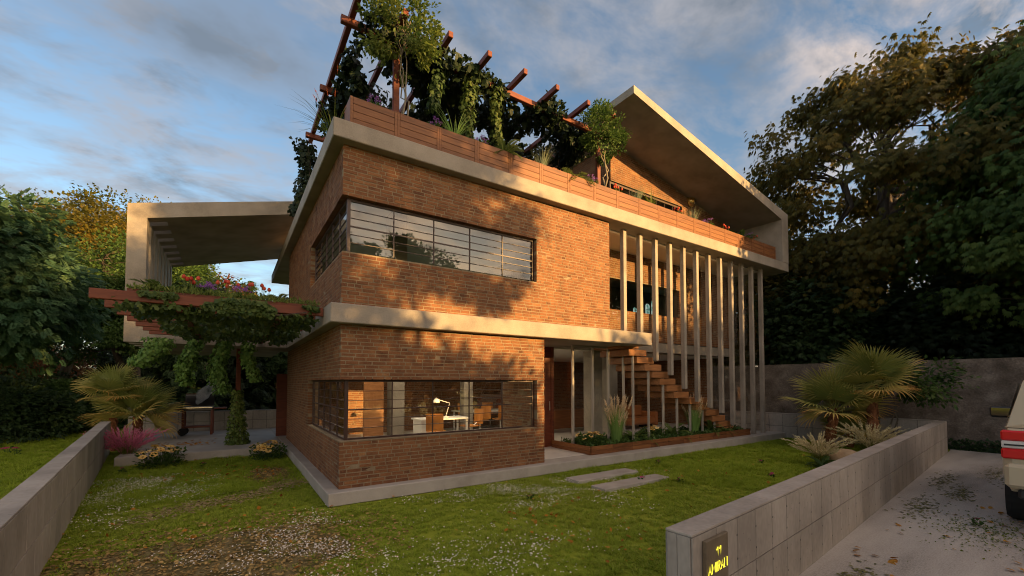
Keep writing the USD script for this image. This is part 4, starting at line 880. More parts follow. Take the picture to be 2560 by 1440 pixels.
for lab, x, y, rz in (('orange chair nearest the window, turned away from the white desk', 3.0, 2.95, 2.6), ('orange chair at the right end of the white desk', 4.5, 3.9, -1.4), ('orange chair at the near left side of the meeting table', 5.7, 5.45, 3.3), ('orange chair at the near middle of the meeting table', 6.5, 5.4, 3.0), ('orange chair at the near right side of the meeting table', 7.3, 5.5, 2.9), ('orange chair behind the meeting table on the left', 6.0, 6.95, .1), ('orange chair behind the meeting table on the right', 7.0, 6.95, -.2)): chair(lab, (x, y, FZ), rz)
sb = thing('sideboard', 'long low wooden sideboard behind the entrance glazing', 'sideboard', (8.2, 4.2, FZ))
MB().box((-1.6, -.22, .14), (1.6, .22, .78), ch=.006).build('cabinet', 'oak', sb)
for x in (-1.5, 1.4): MB().box((x, -.18, 0), (x + .08, .18, .139)).build('foot', 'dark_steel', sb)
for k in range(5):
    bk = thing('book', ('tall pale book', 'thin cream book', 'wide grey-blue book', 'dark blue book', 'leaning white book')[k] + ' standing on the low sideboard', 'book', (7.35 + .07*k, 4.1, FZ + .782))
    m_ = ('white_lacquer', 'plume', 'tinted_cover', 'tinted_cover', 'white_lacquer')[k]
    if 'tinted_cover' not in M: simple('tinted_cover', (.10, .14, .18), .5)
    MB().box((0, 0, 0), (.05, .2, (.30, .27, .31, .29, .33)[k]), ch=.003).build('cover', m_, bk); MB().box((.006, -.002, .006), (.044, .004, .25)).build('pages', 'white_lacquer', bk)
so = thing('sofa', 'tan leather sofa under the open stair', 'sofa', (11.2, 3.6, FZ))
simple('tan_leather', (.30, .11, .035), .45)
MB().box((-1.0, -.4, .16), (1.0, .4, .42), ch=.05).build('seat', 'tan_leather', so); MB().box((-1.0, .25, .42), (1.0, .45, .85), ch=.06).build('backrest', 'tan_leather', so)
for x in (-1.15, 1.0): MB().box((x, -.4, .1), (x + .15, .42, .62), ch=.04).build('armrest', 'tan_leather', so)
for x in (-.9, .85): MB().box((x, -.3, 0), (x + .05, .3, .16)).build('foot', 'dark_steel', so)

# ------------------------------------------------------------------ palms and planting in the garden
fan_palm('fan palm with a single short trunk, left and furthest back of the left-hand pair', (-4.32, 9.3, 0), 11, 1.62, .62, 18, .4, .085)
fan_palm('large low fan palm spreading over the left end of the terrace', (-3.8, 9.4, 0), 12, .9, .86, 18, 1.1, .11)
fan_palm('taller fan palm with a rough brown trunk behind the driveway wall', (13.9, -2.95, 0), 13, 1.82, .92, 15, .2, .125, (.12, 0))
fan_palm('shorter fan palm leaning left behind the driveway wall', (13.55, -2.0, 0), 14, 1.12, .92, 15, 2.2, .125, (-.12, .15))
fan_palm('small trunkless fan palm between the two palms by the driveway wall', (14.2, -2.3, 0), 15, .35, .65, 10, 1.0, .09)
grass_clump('pampas_grass', 'cream-plumed grass at the foot of the taller palm', 'grass clump', (12.75, -3.2, 0), 21, 190, .6, .8, .006, 'grass_blade', 'pale_plume', 110, .46, .028, bend=.8, base_r=.12, ph=.95, pspread=1.0)
grass_clump('pampas_grass', 'cream-plumed grass in front of the shorter palm, beside the boulder', 'grass clump', (10.35, -2.95, 0), 22, 140, .45, .8, .006, 'grass_blade', 'pale_plume', 84, .40, .028, bend=.8, base_r=.1, ph=.78, pspread=1.0)
feather_plant('cycad', 'small dark green cycad at the lawn edge by the driveway wall', 'plant', (9.85, -3.2, 0), 23, 15, .5, .1, 'leaf_green', .5, (1.2, .2), .6, 22)
bo = trimesh.creation.icosphere(3); v = np.array(bo.vertices)*[.42, .34, .26]; v *= (1 + .35*(meshkit.fbm(v*3.2, 3) - .5))[:, None]
bt = thing('boulder', 'rounded tan boulder behind the cycad by the driveway wall', 'rock', (11.0, -3.25, .1)); emit('stone', v, np.array(bo.faces), 'boulder_stone', bt, smooth=True)
make_tree('garden_shrub', 'pale green shrub with twisted grey stems before the rendered wall', (15.1, -2.9, 0), 31, 2.6, (2.05, 1.1, 1.5, .75), 0, 'leaf_green', .11, 42, 110, .05, 6, OVAL, .3, .3, 'pale_bark', forks=3, cat='shrub')
grass_clump('pink_grass', 'pink muhly grass beside the left garden wall', 'grass clump', (-3.62, 6.75, 0), 24, 190, .5, .7, .005, 'grass_blade', 'pink_plume', 150, .40, .024, bend=.6, base_r=.12, ph=.9, pspread=.95)
flower_clump('yellow_daisies', 'yellow daisy clump in front of the terrace, left one on the lawn', (-2.85, 5.55, 0), 25, 30, .48, .44, fr=.075)
flower_clump('yellow_daisies', 'yellow daisy clump in the corner of the terrace and the house base', (-.66, 5.25, 0), 26, 28, .46, .40, fr=.07)
BZ = ZB + .16
flower_clump('yellow_daisies', 'yellow daisy clump at the left end of the raised bed', (6.12, .50, BZ), 27, 26, .36, .34, fr=.055, group=None)
flower_clump('yellow_daisies', 'yellow daisy clump in the middle of the raised bed', (8.75, .62, BZ), 28, 22, .34, .36, fr=.055)
grass_clump('feather_reed', 'tall feathery reed grass with buff plumes nearer the entrance', 'grass clump', (7.02, .44, BZ), 29, 460, 1.0, .42, .006, 'reed_blade', 'plume', 76, .34, .026, bend=.35, base_r=.12, ph=1.22, pspread=.42)
grass_clump('feather_reed', 'feathery reed grass with reddish plumes further along the raised bed', 'grass clump', (10.55, .50, BZ), 30, 400, .95, .40, .006, 'reed_blade', 'plume', 50, .32, .022, bend=.35, base_r=.12, ph=1.22, pspread=.42)
for k, (x, y, L) in enumerate(((7.85, .55, .8), (9.55, .55, .8), (11.45, .50, .8))):
    feather_plant('fern', ('green fern right of the taller reed grass in the raised bed', 'green fern in the middle of the raised bed under the stair', 'green fern right of the further reed grass in the raised bed')[k], 'fern', (x, y, BZ), 40 + k, 16, L, .11, 'fern_leaf', .4, (1.25, .35), .75, 20)
r = np.random.default_rng(50); N = 5200
pos = np.c_[r.uniform(5.82, 13.1, N), r.uniform(.14, 1.3, N), BZ + r.random(N)**1.6*.11]
emit('ground_cover', *place(IVY, pos, unit(rdir(r, N) + np.array([0, -.3, .3])), np.array([0, -.2, 1.0]) + rdir(r, N)*.6, .07*r.uniform(.6, 1.3, N), np.clip(r.normal(.4, .2, N), 0, 1))[:2], 'leaf_green', bed, np.repeat(np.clip(r.normal(.4, .2, N), 0, 1), 11), kind='stuff')

# ------------------------------------------------------------------ plants in the roof planters
PZ = ZR1 + .45; PY = .12
make_tree('planter_tree', 'small green tree with thin twisted stems near the left end of the roof planters', (1.12, PY + .05, PZ), 61, 2.5, (1.75, .68, .5, .95), 0, 'leaf_shrub', .068, 40, 110, .035, 6, OVAL, .17, .3, 'pale_bark', forks=3, cat='tree')
make_tree('planter_tree', 'small olive-green tree in the roof planters beside the gable', (6.35, PY + .05, PZ), 62, 2.3, (1.55, .72, .5, .85), 0, 'leaf_green', .06, 46, 130, .04, 6, OVAL, .17, .3, 'pale_bark', forks=2, cat='tree')
grass_clump('arching_grass', 'strappy arching plant with orange flowers at the left corner of the roof', 'plant', (-.02, .75, ZR1 + .05), 63, 46, .85, 1.0, .012, 'grass_blade', 'orange_petal', 9, .16, .012, bend=.8, base_r=.05)
grass_clump('arching_grass', 'bright green strappy plant in the third roof planter', 'plant', (2.12, PY, PZ), 64, 30, .62, .7, .014, 'reed_blade', None, bend=.8, base_r=.06)
grass_clump('arching_grass', 'yellow-green strappy plant in front of the gable window', 'plant', (8.15, PY, PZ), 65, 26, .62, .7, .014, 'grass_blade', None, bend=.8, base_r=.06)
for k, x in enumerate((4.32, 7.55, 10.1)):
    grass_clump('blue_grass', 'fine blue-grey grass ' + ('between the fern and the olive-green tree', 'left of the yellow-green strappy plant', 'below the brass wall lamp')[k] + ' in the roof planters', 'grass clump', (x, PY, PZ), 66 + k, 130, .55, .75, .0035, 'blue_grass', None, bend=.5, base_r=.06)
for k, (x, L) in enumerate(((3.28, .62), (5.25, .58), (12.8, .55))):
    feather_plant('fern', ('bright fern under the hanging vine', 'bright fern left of the olive-green tree', 'dark fern near the right end')[k] + ' in the roof planters', 'fern', (x, PY, PZ), 70 + k, 15, L, .12, 'fern_leaf' if k < 2 else 'leaf_green', .7 if k < 2 else .4, (1.3, .3), .75, 20)
for k, x in enumerate((.55, 1.68, 2.75, 5.85, 10.85, 13.2)):
    cluster(('purple flowers in the corner roof planter', 'purple flowers right of the first planter tree', 'purple flowers left of the bright fern', 'purple flowers at the foot of the olive-green tree', 'purple flowers below the low end of the gable', 'purple flowers near the right end of the roof planters')[k], (x, PY, PZ), 80 + k, .26, .16, 16, 'purple_petal', None)
for k, x in enumerate((6.75, 9.35, 11.85, 13.55)):
    tulips('red tulips ' + ('in front of the left end of the gable window', 'in front of the right end of the gable window', 'right of the wall lamp in the roof planters', 'at the right end of the roof planters')[k], (x, PY, PZ), 90 + k, 5, .26, .16)

# ------------------------------------------------------------------ vines
r = np.random.default_rng(100)
def vine_cloud(n, box_, keep, seed):
    rr = np.random.default_rng(seed); p = rr.uniform(box_[0], box_[1], (n, 3)); return p[keep(p)]
rv = thing('roof_vine', 'dark grape vine covering the top of the roof pergola', 'vine')
pts = vine_cloud(26000, ((.05, .1, 8.35), (7.0, 4.6, 9.0)), lambda p: (p[:, 0] > .36) & (meshkit.fbm(np.c_[p[:, 0]*.75, p[:, 1]*.75, p[:, 2]*.8], 3, 5) > .42 - .10*(p[:, 0] > 4.2)) & (np.abs(p[:, 2] - 8.68) < .36*meshkit.noise(p*1.6 + 3)) & (p[:, 1] > .5 + .9*(meshkit.noise(np.c_[p[:, 0]*1.2, p[:, 0]*0, p[:, 0]*0]) - .4)), 101)
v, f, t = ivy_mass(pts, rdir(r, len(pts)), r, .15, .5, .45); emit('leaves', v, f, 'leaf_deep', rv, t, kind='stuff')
b = MB()
for k in range(14):
    y = r.uniform(.5, 4); x = r.uniform(.2, 5); b.tube([(x, y, 8.72), (x + .6, y + r.normal()*.4, 8.78), (x + 1.4, y + r.normal()*.6, 8.74)], .014, 5)
b.build('stems', 'bark', rv)
strand('roof_vine_strand', 'dark vine strand hanging behind the first roof-planter tree', (1.95, .62, 8.72), 102, 1.15, .16, 420, 'leaf_dark', .10, .12)
strand('roof_vine_strand', 'long olive vine strand hanging from the middle of the front pergola beam', (2.72, .62, 8.72), 103, 1.75, .15, 560, 'leaf_ivy', .09, .17, tone=.35)
strand('roof_vine_strand', 'olive vine strand hanging above the bright fern', (3.45, .62, 8.70), 104, 1.35, .15, 460, 'leaf_ivy', .09, .10, tone=.45)
for k, (x, y, z, L, R0, n) in enumerate(((.52, 1.5, 8.75, .7, .20, 340), (.42, 3.2, 8.7, 1.2, .26, 520), (.02, 5.2, 8.65, 2.2, .28, 760), (.85, 2.4, 8.7, 1.5, .45, 950))):
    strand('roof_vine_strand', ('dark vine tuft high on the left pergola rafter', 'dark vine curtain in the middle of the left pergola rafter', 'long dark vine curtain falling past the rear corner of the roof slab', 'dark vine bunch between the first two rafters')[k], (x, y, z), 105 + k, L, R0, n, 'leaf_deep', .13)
# ivy over the left pergola
iv = thing('pergola_ivy', 'mid-green ivy spread over the left pergola and hanging as a fringe below it', 'ivy')
pa = vine_cloud(9000, ((-2.95, .36, 2.93), (-.28, 5.6, 3.16)), lambda p: (p[:, 0] > -2.95 + .10*p[:, 1]) & (meshkit.fbm(p*1.3, 3, 8) > .36) & (p[:, 2] > 2.98 + .1*meshkit.noise(p*3)), 110)
na = np.tile([0, -.6, .3], (len(pa), 1))
pb2 = vine_cloud(2600, ((-2.6, .33, 3.06), (-.3, .398, 3.27)), lambda p: meshkit.fbm(np.c_[p[:, 0]*1.5, p[:, 1]*0, p[:, 2]*3.5], 3, 9) > .42, 111)
nb_ = np.tile([0, -1.0, .2], (len(pb2), 1))
P_, N_ = np.vstack([pa, pb2]), np.vstack([na, nb_]); v, f, t = ivy_mass(P_, N_, r, .088, .9, .45); emit('leaves', v, f, 'leaf_ivy', iv, t, kind='stuff')
b = MB()
for k in range(16):
    y = r.uniform(.4, 5); x = r.uniform(-2.7, -1.2); b.tube([(x, y, 3.10), (x + .5, y + r.normal()*.2, 3.06), (x + 1.0, y + r.normal()*.3, 3.11)], .009, 4)
b.build('stems', 'bark', iv)
for k, (x, y, z, L, R0, n, tn) in enumerate(((-3.0, 4.9, 3.0, .64, .26, 620, .5), (-2.29, 4.9, 2.98, 1.05, .17, 620, .4), (-1.66, 4.9, 2.98, 1.26, .19, 800, .42), (-1.08, 4.9, 2.98, .96, .15, 520, .55))):
    strand('hanging_ivy', ('broad short bright ivy bunch at the left under the pergola', 'narrow bright ivy strand second from the left under the pergola', 'long bright ivy strand beside the red post', 'narrow bright ivy strand nearest the house under the pergola')[k], (x, y, z), 120 + k, L, R0*1.12, int(n*1.35), 'leaf_ivy_bright', .075, R0*.95, tone=tn)
pvn = thing('post_vine', 'yellow-green climbing vine wrapped round the red terrace post', 'vine', (-1.32, 7.15, ZB)); N = 1500
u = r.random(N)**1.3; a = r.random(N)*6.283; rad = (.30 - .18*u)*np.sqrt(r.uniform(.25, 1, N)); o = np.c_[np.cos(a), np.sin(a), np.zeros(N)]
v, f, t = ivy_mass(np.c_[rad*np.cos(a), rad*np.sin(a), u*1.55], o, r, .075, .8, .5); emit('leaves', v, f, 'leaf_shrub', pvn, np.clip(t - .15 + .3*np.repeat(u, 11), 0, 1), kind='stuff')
b = MB(); z = np.linspace(0, 1.6, 26)
for k in range(3): b.tube(np.c_[.10*np.cos(z*5 + k*2.1), .10*np.sin(z*5 + k*2.1), z], .009, 4)
b.build('stems', 'bark', pvn)
# flowers along the top of the left pergola
LZ = 3.24
gc = thing('trough', 'timber trough of low yellow-green plants on top of the left pergola', 'planter', (-2.75, .50, LZ + .015))
MB().box((0, 0, 0), (2.5, .02, .05), tone=.4).box((0, .32, 0), (2.5, .34, .05), tone=.4).box((0, .022, 0), (.02, .318, .05)).box((2.48, .022, 0), (2.5, .318, .05)).box((.022, .022, 0), (2.478, .318, .03)).build('box', 'red_timber', gc)
N = 1300; pos = np.c_[r.uniform(.0, 2.5, N), r.uniform(-.10, .34, N), .02 + .07*r.random(N)]
emit('foliage', *place(SLIM, pos, unit(rdir(r, N)*.6 + np.array([0, -.2, .9])), rdir(r, N), .07*r.uniform(.6, 1.2, N), np.full(N, .5))[:2], 'leaf_shrub', gc, np.repeat(np.clip(r.normal(.6, .2, N), 0, 1), 4), kind='stuff')
TZ = LZ + .03
for k, (x, n) in enumerate(((-2.1, 6), (-1.62, 5), (-1.12, 5))): tulips('red tulips ' + ('left of the purple flowers', 'between the purple flower bunches', 'right of the purple flowers')[k] + ' on top of the left pergola', (x, .68, TZ), 130 + k, n, .27, .17)
for k, x in enumerate((-1.85, -1.37)): cluster(('left bunch' if k == 0 else 'right bunch') + ' of purple flowers among tulips on top of the left pergola', (x, .66, TZ), 140 + k, .22, .14, 18, 'purple_petal', None)
feather_plant('small_palm', 'small feathery palm at the left end on top of the left pergola', 'palm', (-2.43, .72, TZ), 150, 15, .40, .11, 'fern_leaf', .45, (1.4, .35), .7, 20)
feather_plant('small_palm', 'small yellow-green palm near the house on top of the left pergola', 'palm', (-.86, .72, TZ), 151, 15, .34, .10, 'fern_leaf', .75, (1.4, .35), .7, 20)

# ------------------------------------------------------------------ lawn: blades, petals, leaves
def inside_lawn(p):
    x, y = p[:, 0], p[:, 1]
    wl_ = -4.47 + (8.6 - y)*(1.81/15.2)
    ok = (x > wl_ + .02) & (y > RW(x) + .24)
    ok &= ~((x > -S - .01) & (y > -S - .01)) | ((x > XB + .02) & (y < 2.0))
    ok &= ~((y > YF - .01) & (x > -3.77)) & (x < 14.9) & (y < 11.5)
    for a in ((4.18, -1.20, 5.92, -.82), (4.14, -1.94, 5.98, -1.58)): ok &= ~((x > a[0]) & (x < a[2]) & (y > a[1]) & (y < a[3]))
    return ok
def litter_density(p):
    x, y = p[:, 0], p[:, 1]; nz = meshkit.fbm(np.c_[x*1.3, y*1.3, 0*x], 3, 21)
    near = np.clip(1.3 - ((x + 1.8)/2.2)**2 - ((y + 1.6)/1.6)**2, 0, 1)
    patch = np.clip(1.1 - ((x + .75)/.45)**2 - ((y - 3.0)/1.2)**2, 0, 1)
    return np.clip((near + patch)*(.4 + 1.2*nz), 0, 1)
def petal_density(p):
    x, y = p[:, 0], p[:, 1]; n1 = meshkit.fbm(np.c_[x*.55 + y*.25, y*.8, 0*x], 4, 22); n2 = meshkit.fbm(np.c_[x*2.2, y*2.2, 0*x], 3, 23)
    zone = .75*np.clip(1.3 - ((x - .9)/3.4)**2 - ((y + 2.0)/1.9)**2, 0, 1) + np.clip(1.2 - ((x + 2.7)/1.1)**2 - ((y - 2.6)/3.0)**2, 0, 1)*.9 + np.clip(1 - ((x - 4.6)/2.4)**2 - ((y + 1.3)/.9)**2, 0, 1)*.6 + np.clip(1 - ((x - 2.0)/1.6)**2 - ((y + .7)/.5)**2, 0, 1)*.6
    return np.clip(zone*np.clip((n1 - .36)*3.5, 0, 1)*np.clip((n2 - .34)*3.5, 0, 1)*.72, 0, 1)
rg = np.random.default_rng(300)
def scatter(n, box_, dens, seed):
    rr = np.random.default_rng(seed); p = np.c_[rr.uniform(box_[0], box_[2], n), rr.uniform(box_[1], box_[3], n)]; p = p[inside_lawn(p)]; return p[rr.random(len(p)) < dens(p)]
protos = []
lawn = UsdGeom.PointInstancer.Define(stage, W + '/lawn_grass'); tag(lawn, kind='stuff', label='short green lawn grass around the house', cat='grass')
UsdGeom.Scope.Define(stage, W + '/lawn_grass/tufts')
for k in range(6):
    h = (.030, .034, .038, .034, .05, .06)[k]; v, f, tn, _ = blades(np.random.default_rng(310 + k), 24 if k < 4 else 20, h*1.25, 1.5, .0032 if k < 4 else .004, .7, (.15, .75), 3, base_r=.045 if k < 4 else .08)
    protos.append(emit(f'tuft', v, f, 'lawn_blade', W + '/lawn_grass/tufts', tn).GetPath())
d_cam = lambda p: np.hypot(p[:, 0] - CAM[0], p[:, 1] - CAM[1])
gd = lambda p: np.clip(1.05 - 1.0*litter_density(p) - .45*petal_density(p), .1, 1)*np.where(d_cam(p) < 10, 1, .55)
pg = scatter(60000, (-4.6, -5.4, 15, 8.6), gd, 301); dist = d_cam(pg)
ids = np.where(dist < 9, rg.integers(0, 4, len(pg)), rg.integers(4, 6, len(pg)))
ang = rg.random(len(pg))*6.283; sc = rg.uniform(.7, 1.3, len(pg))*(.75 + .7*meshkit.noise(np.c_[pg*1.4, 0*pg[:, :1]]))
# outer lawn left of the garden wall
po = np.c_[rg.uniform(-14, -3.2, 16000), rg.uniform(-4, 22, 16000)]; po = po[(po[:, 0] < -4.75 + (8.6 - po[:, 1])*(1.81/15.2)) | (po[:, 1] > 12.3)]; po = po[rg.random(len(po)) < .8]
pg = np.vstack([pg, po]); ids = np.r_[ids, rg.integers(4, 6, len(po))]; ang = np.r_[ang, rg.random(len(po))*6.283]; sc = np.r_[sc, rg.uniform(1.0, 1.7, len(po))]
lawn.CreatePrototypesRel().SetTargets(protos); lawn.CreateProtoIndicesAttr(Vt.IntArray.FromNumpy(ids.astype(np.int32)))
lawn.CreatePositionsAttr(Vt.Vec3fArray.FromNumpy(np.c_[pg, np.full(len(pg), -.012)].astype(np.float32)))
q = np.c_[np.cos(ang/2), 0*ang, 0*ang, np.sin(ang/2)]
lawn.CreateOrientationsAttr(Vt.QuathArray([Gf.Quath(float(a), 0, 0, float(d)) for a, b_, c_, d in q])); lawn.CreateScalesAttr(Vt.Vec3fArray.FromNumpy(np.repeat(sc[:, None], 3, 1).astype(np.float32)))
def flat_leaves(name, p, size, shape, mt, label, cat, z=.02, tilt=.35, seed=0, tone=None):
    rr = np.random.default_rng(seed); N = len(p); a = rr.random(N)*6.283
    v, f, t = place(shape, np.c_[p, z + rr.random(N)*.012], np.c_[np.cos(a), np.sin(a), rr.normal(0, .12, N)], np.array([0, 0, 1.0]) + rr.normal(size=(N, 3))*tilt, size*rr.uniform(.6, 1.3, N), np.clip(rr.normal(.5, .22, N), 0, 1))
    return emit(name, v, f, mt, None, t, label=label, cat=cat, kind='stuff')
B0 = (-4.4, -5.2, 10, 6.0)
flat_leaves('white_petals', scatter(300000, B0, petal_density, 320), .0225, OVAL, 'white_petal', 'tiny white petals strewn over the lawn', 'petals', .022, .6, 321)
flat_leaves('leaf_litter', scatter(42000, (-4.2, -3.8, 2, 5), lambda p: litter_density(p)*.8, 322), .043, OVAL, 'litter_leaf', 'brown leaf litter on the bare ground at the lower left of the lawn', 'leaf litter', .012, .4, 323)
def orange_density(p):
    x, y = p[:, 0], p[:, 1]; g = lambda cx, cy, sx, sy: np.exp(-((x - cx)/sx)**2 - ((y - cy)/sy)**2)
    return np.clip(.02 + .9*g(-1.9, 3.7, .9, .8) + .55*g(-.7, 3.4, .5, 1.0) + .8*g(2.25, -2.35, .8, .45) + .6*g(2.4, -3.9, .7, .8) + .25*g(5.8, -2.2, 1.5, .5) + .7*g(-1.6, 5.8, 1.3, .25) + .15*g(-2.0, -.5, 1.4, 1.5), 0, 1)
flat_leaves('fallen_leaves', scatter(12000, (-4.4, -5.2, 12, 6.0), lambda p: orange_density(p)*.55, 324), .062, FIVE, 'fallen_leaf', 'orange fallen leaves scattered in drifts on the lawn', 'fallen leaves', .03, .5, 325)
pt_ = np.c_[rg.normal(-2.6, .45, 70), rg.normal(7.9, .35, 70)]; flat_leaves('fallen_leaves', pt_, .09, FIVE, 'fallen_leaf', 'yellow fallen leaves lying on the terrace slab in front of the grill', 'fallen leaves', ZB + .006, .25, 326)
pd_ = np.c_[rg.uniform(2.5, 9, 60), rg.uniform(-6.9, -5.4, 60)]; pd_ = pd_[pd_[:, 1] < RW(pd_[:, 0]) - .12]; flat_leaves('fallen_leaves', pd_, .075, FIVE, 'fallen_leaf', 'orange fallen leaves on the driveway', 'fallen leaves', .012, .3, 327)
N = 1300; s_ = rg.random(N); px_ = -2.6 + 2.35*s_ + rg.normal(0, .17, N); py_ = .55 + 1.35*s_ + rg.normal(0, .17, N) + .1*np.sin(s_*9)
flat_leaves('dry_grass', np.c_[px_, py_], .07, SLIM, 'straw', 'pale streak of dry grass crossing the left lawn', 'dry grass', .025, .5, 328)
# clover-like red flowers in the lawn and on the drive
for k, (x, y) in enumerate(((2.71, -1.62), (5.35, -1.75), (5.9, -2.25), (7.14, -.78), (9.3, -2.1), (7.91, -3.0), (-3.45, 5.1), (-2.0, 4.9), (7.1, -6.05))):
    flower_clump('red_flower', ('small red flower alone in the middle of the front lawn', 'small red flower growing beside the front stepping slab', 'small red flower right of the stepping slabs', 'small red flower near the house base right of the stepping slabs', 'small red flower at the right of the lawn near the driveway wall', 'small red flower close to the driveway wall', 'small red flower beside the left wall and the daisies', 'small red flower right of the left daisy clump', 'small pink flower growing from the driveway by the car')[k], (x, y, 0), 400 + k, 2 + k % 2, .11, .05, 'magenta_petal', .03, 'leaf_green', eye=False, npet=9, leaves=26, cat='flower', lsize=.05)
for k, (x, y) in enumerate(((-6.7, 10.5), (-6.4, 9.8))): flower_clump('red_flower', ('small red flowers on the outer lawn left of the garden wall, further pair', 'small red flower on the outer lawn left of the garden wall, nearer one')[k], (x, y, 0), 420 + k, 3, .2, .12, 'magenta_petal', .06, 'leaf_green', eye=False, npet=8, leaves=30, cat='flower', lsize=.06)
# weeds in the drive and moss at the foot of the rendered wall
for k, (cx, cy, ax_, ay_) in enumerate(((7.6, -5.35, .45, .10), (9.3, -5.5, .4, .10), (3.6, -5.75, .3, .08), (10.5, -5.05, .5, .10), (12.2, -5.6, .6, .14))):
    n_ = 170; u_ = rg.normal(0, 1, (n_, 2)); wp = np.c_[cx + ax_*u_[:, 0], cy + ay_*u_[:, 1] + .1*ax_*u_[:, 0]]
    flat_leaves('moss', wp[wp[:, 1] < RW(wp[:, 0]) - .04], .05, OVAL, 'moss_leaf', 'patchy olive moss on the driveway, ' + ('left of the car', 'beyond the near moss stains', 'nearest the number plaque', 'near the far end of the garden wall', 'farthest from the viewpoint')[k], 'moss', .003, .1, 340 + k)
N = 900; wx, wy = rg.normal(6.9, .55, N), rg.normal(-6.15, .28, N)
wp = np.c_[wx, wy]; flat_leaves('drive_weeds', wp[wp[:, 1] < RW(wx) - .06], .03, KITE, 'grass_blade', 'small green weeds growing out of the driveway beside the car', 'weeds', .006, .7, 330)
N = 1500; yy = rg.uniform(-9, -3.9, N); xx = 16.09 + (-yy - 0)*.0652*1.0; xw = P0[0] + (P1[0] - P0[0])*(P0[1] - yy)/(P0[1] - P1[1])
zz = .35*rg.random(N)**1.8*(.3 + meshkit.noise(np.c_[yy*2, yy*0, yy*0])); v, f, t = ivy_mass(np.c_[xw - .05 - .05*rg.random(N), yy, zz + .02], np.tile([-1.0, 0, .3], (N, 1)), rg, .08, .2, .35)
emit('wall_creeper', v, f, 'leaf_dark', None, t, label='low green creeper along the foot of the rendered wall', cat='creeper', kind='stuff')

# ------------------------------------------------------------------ trees around the garden
make_tree('feathery_tree', 'blue-green tree with feathery compound leaves at the left edge, nearest the garden wall', (-7.9, 11.2, 0), 201, 8.5, (4.6, 2.5, 2.6, 2.8), 0, 'leaf_blue', .22, 170, 110, .2, 9, PINN, .62, .35)
make_tree('autumn_tree', 'tall tree with yellowing crown behind the feathery tree', (-9.6, 27.5, 0), 202, 13, (8.0, 4.6, 4.6, 5.2), 0, 'leaf_autumn', .2, 130, 380, .3, 9, KITE, 1.0, .5)
make_tree('autumn_tree', 'tree with yellow-tipped crown just left of the concrete terrace frame', (-6.6, 30.5, 0), 203, 14, (8.6, 3.6, 4.2, 5.4), 0, 'leaf_autumn', .2, 120, 400, .3, 9, KITE, 1.0, .5)
make_tree('broadleaf_tree', 'mid-green tree with forked dark trunk behind the left fan palms', (-5.9, 19.4, 0), 204, 9, (5.6, 3.0, 3.0, 3.0), 0, 'leaf_green', .15, 140, 380, .24, 10, KITE, .75, .4, lean=(.2, .3))
make_tree('broadleaf_tree', 'mid-green tree with straight dark trunk left of the grill', (-4.2, 21.6, 0), 205, 9, (5.7, 2.9, 3.0, 3.0), 0, 'leaf_green', .15, 140, 380, .24, 10, KITE, .75, .4, lean=(-.2, .2))
make_tree('broadleaf_tree', 'dark green tree at the far left edge behind the outer lawn', (-11.5, 19.0, 0), 206, 9, (5.2, 3.2, 3.2, 3.6), 0, 'leaf_dark', .15, 140, 380, .24, 9, KITE, .8, .4)
make_tree('rusty_tree', 'tree with rust-brown crown seen through the terrace frame', (-3.3, 34.0, 0), 207, 11, (7.4, 3.4, 3.0, 3.0), 0, 'leaf_rust', .24, 90, 240, .26, 8, KITE, .9, .5)
make_tree('rusty_tree', 'orange-brown tree glimpsed far off between the left trunks', (-13.5, 37.5, 0), 208, 6, (3.0, 3.2, 2.0, 2.2), 0, 'leaf_rust', .2, 50, 220, .2, 6, KITE, .8, .4)
make_tree('thin_tree', 'thin dark branching tree crossing the sky inside the terrace frame', (-1.9, 17.6, 0), 209, 8, (6.3, 2.0, 1.4, .7), 0, 'leaf_dark', .15, 28, 36, .12, 7, OVAL, .4, .3)
def conifer(label, loc, seed, H, rad, lmat='leaf_dark', base=.06, n=9000, size=.26):
    r = np.random.default_rng(seed); t = thing('conifer', label, 'tree', loc); b = MB(); b.tube([(0, 0, -.05), (0, 0, H*.5), (.05, 0, H*.97)], [.02*H, .012*H, .01], 8)
    whorl = []
    for k in range(int(H*5.5)):
        z = H*(base + (1 - base)*k/int(H*5.5)); R_ = rad*(1 - (z/H))**.8*r.uniform(.75, 1.1) + .1
        for j in range(6):
            a = r.random()*6.283; e = np.array([R_*math.cos(a), R_*math.sin(a), z - R_*.22]); whorl.append(((0, 0, z), e))
            b.tube([(0, 0, z), e*np.array([.55, .55, 1]) + np.array([0, 0, R_*.12]), e], [.02, .012, .004], 3, cap=False)
    b.build('trunk', 'bark', t)
    A = np.array([w[0] for w in whorl]); E_ = np.array([w[1] for w in whorl]); L = np.linalg.norm(E_ - A, axis=1); ci = r.choice(len(whorl), n, p=L/L.sum()); u = r.random(n)**.7
    pos = A[ci] + (E_ - A)[ci]*u[:, None] + r.normal(size=(n, 3))*np.array([.09, .09, .05])*L[ci][:, None]; d = unit((E_ - A)[ci])
    v, f, tt = place(PINN, pos, unit(d + rdir(r, n)*.7 + np.array([0, 0, -.25])), np.array([0, 0, 1.0]) + rdir(r, n)*.5, size*r.uniform(.6, 1.2, n), np.clip(.45 + .25*(u - .5) + r.normal(0, .15, n), 0, 1))
    emit('crown', v, f, lmat, t, tt); return t
conifer('dark conifer with pointed crown rising behind the terrace planting', (-.35, 37.0, 0), 211, 11.2, 3.0, 'leaf_green', n=6000, size=.5)
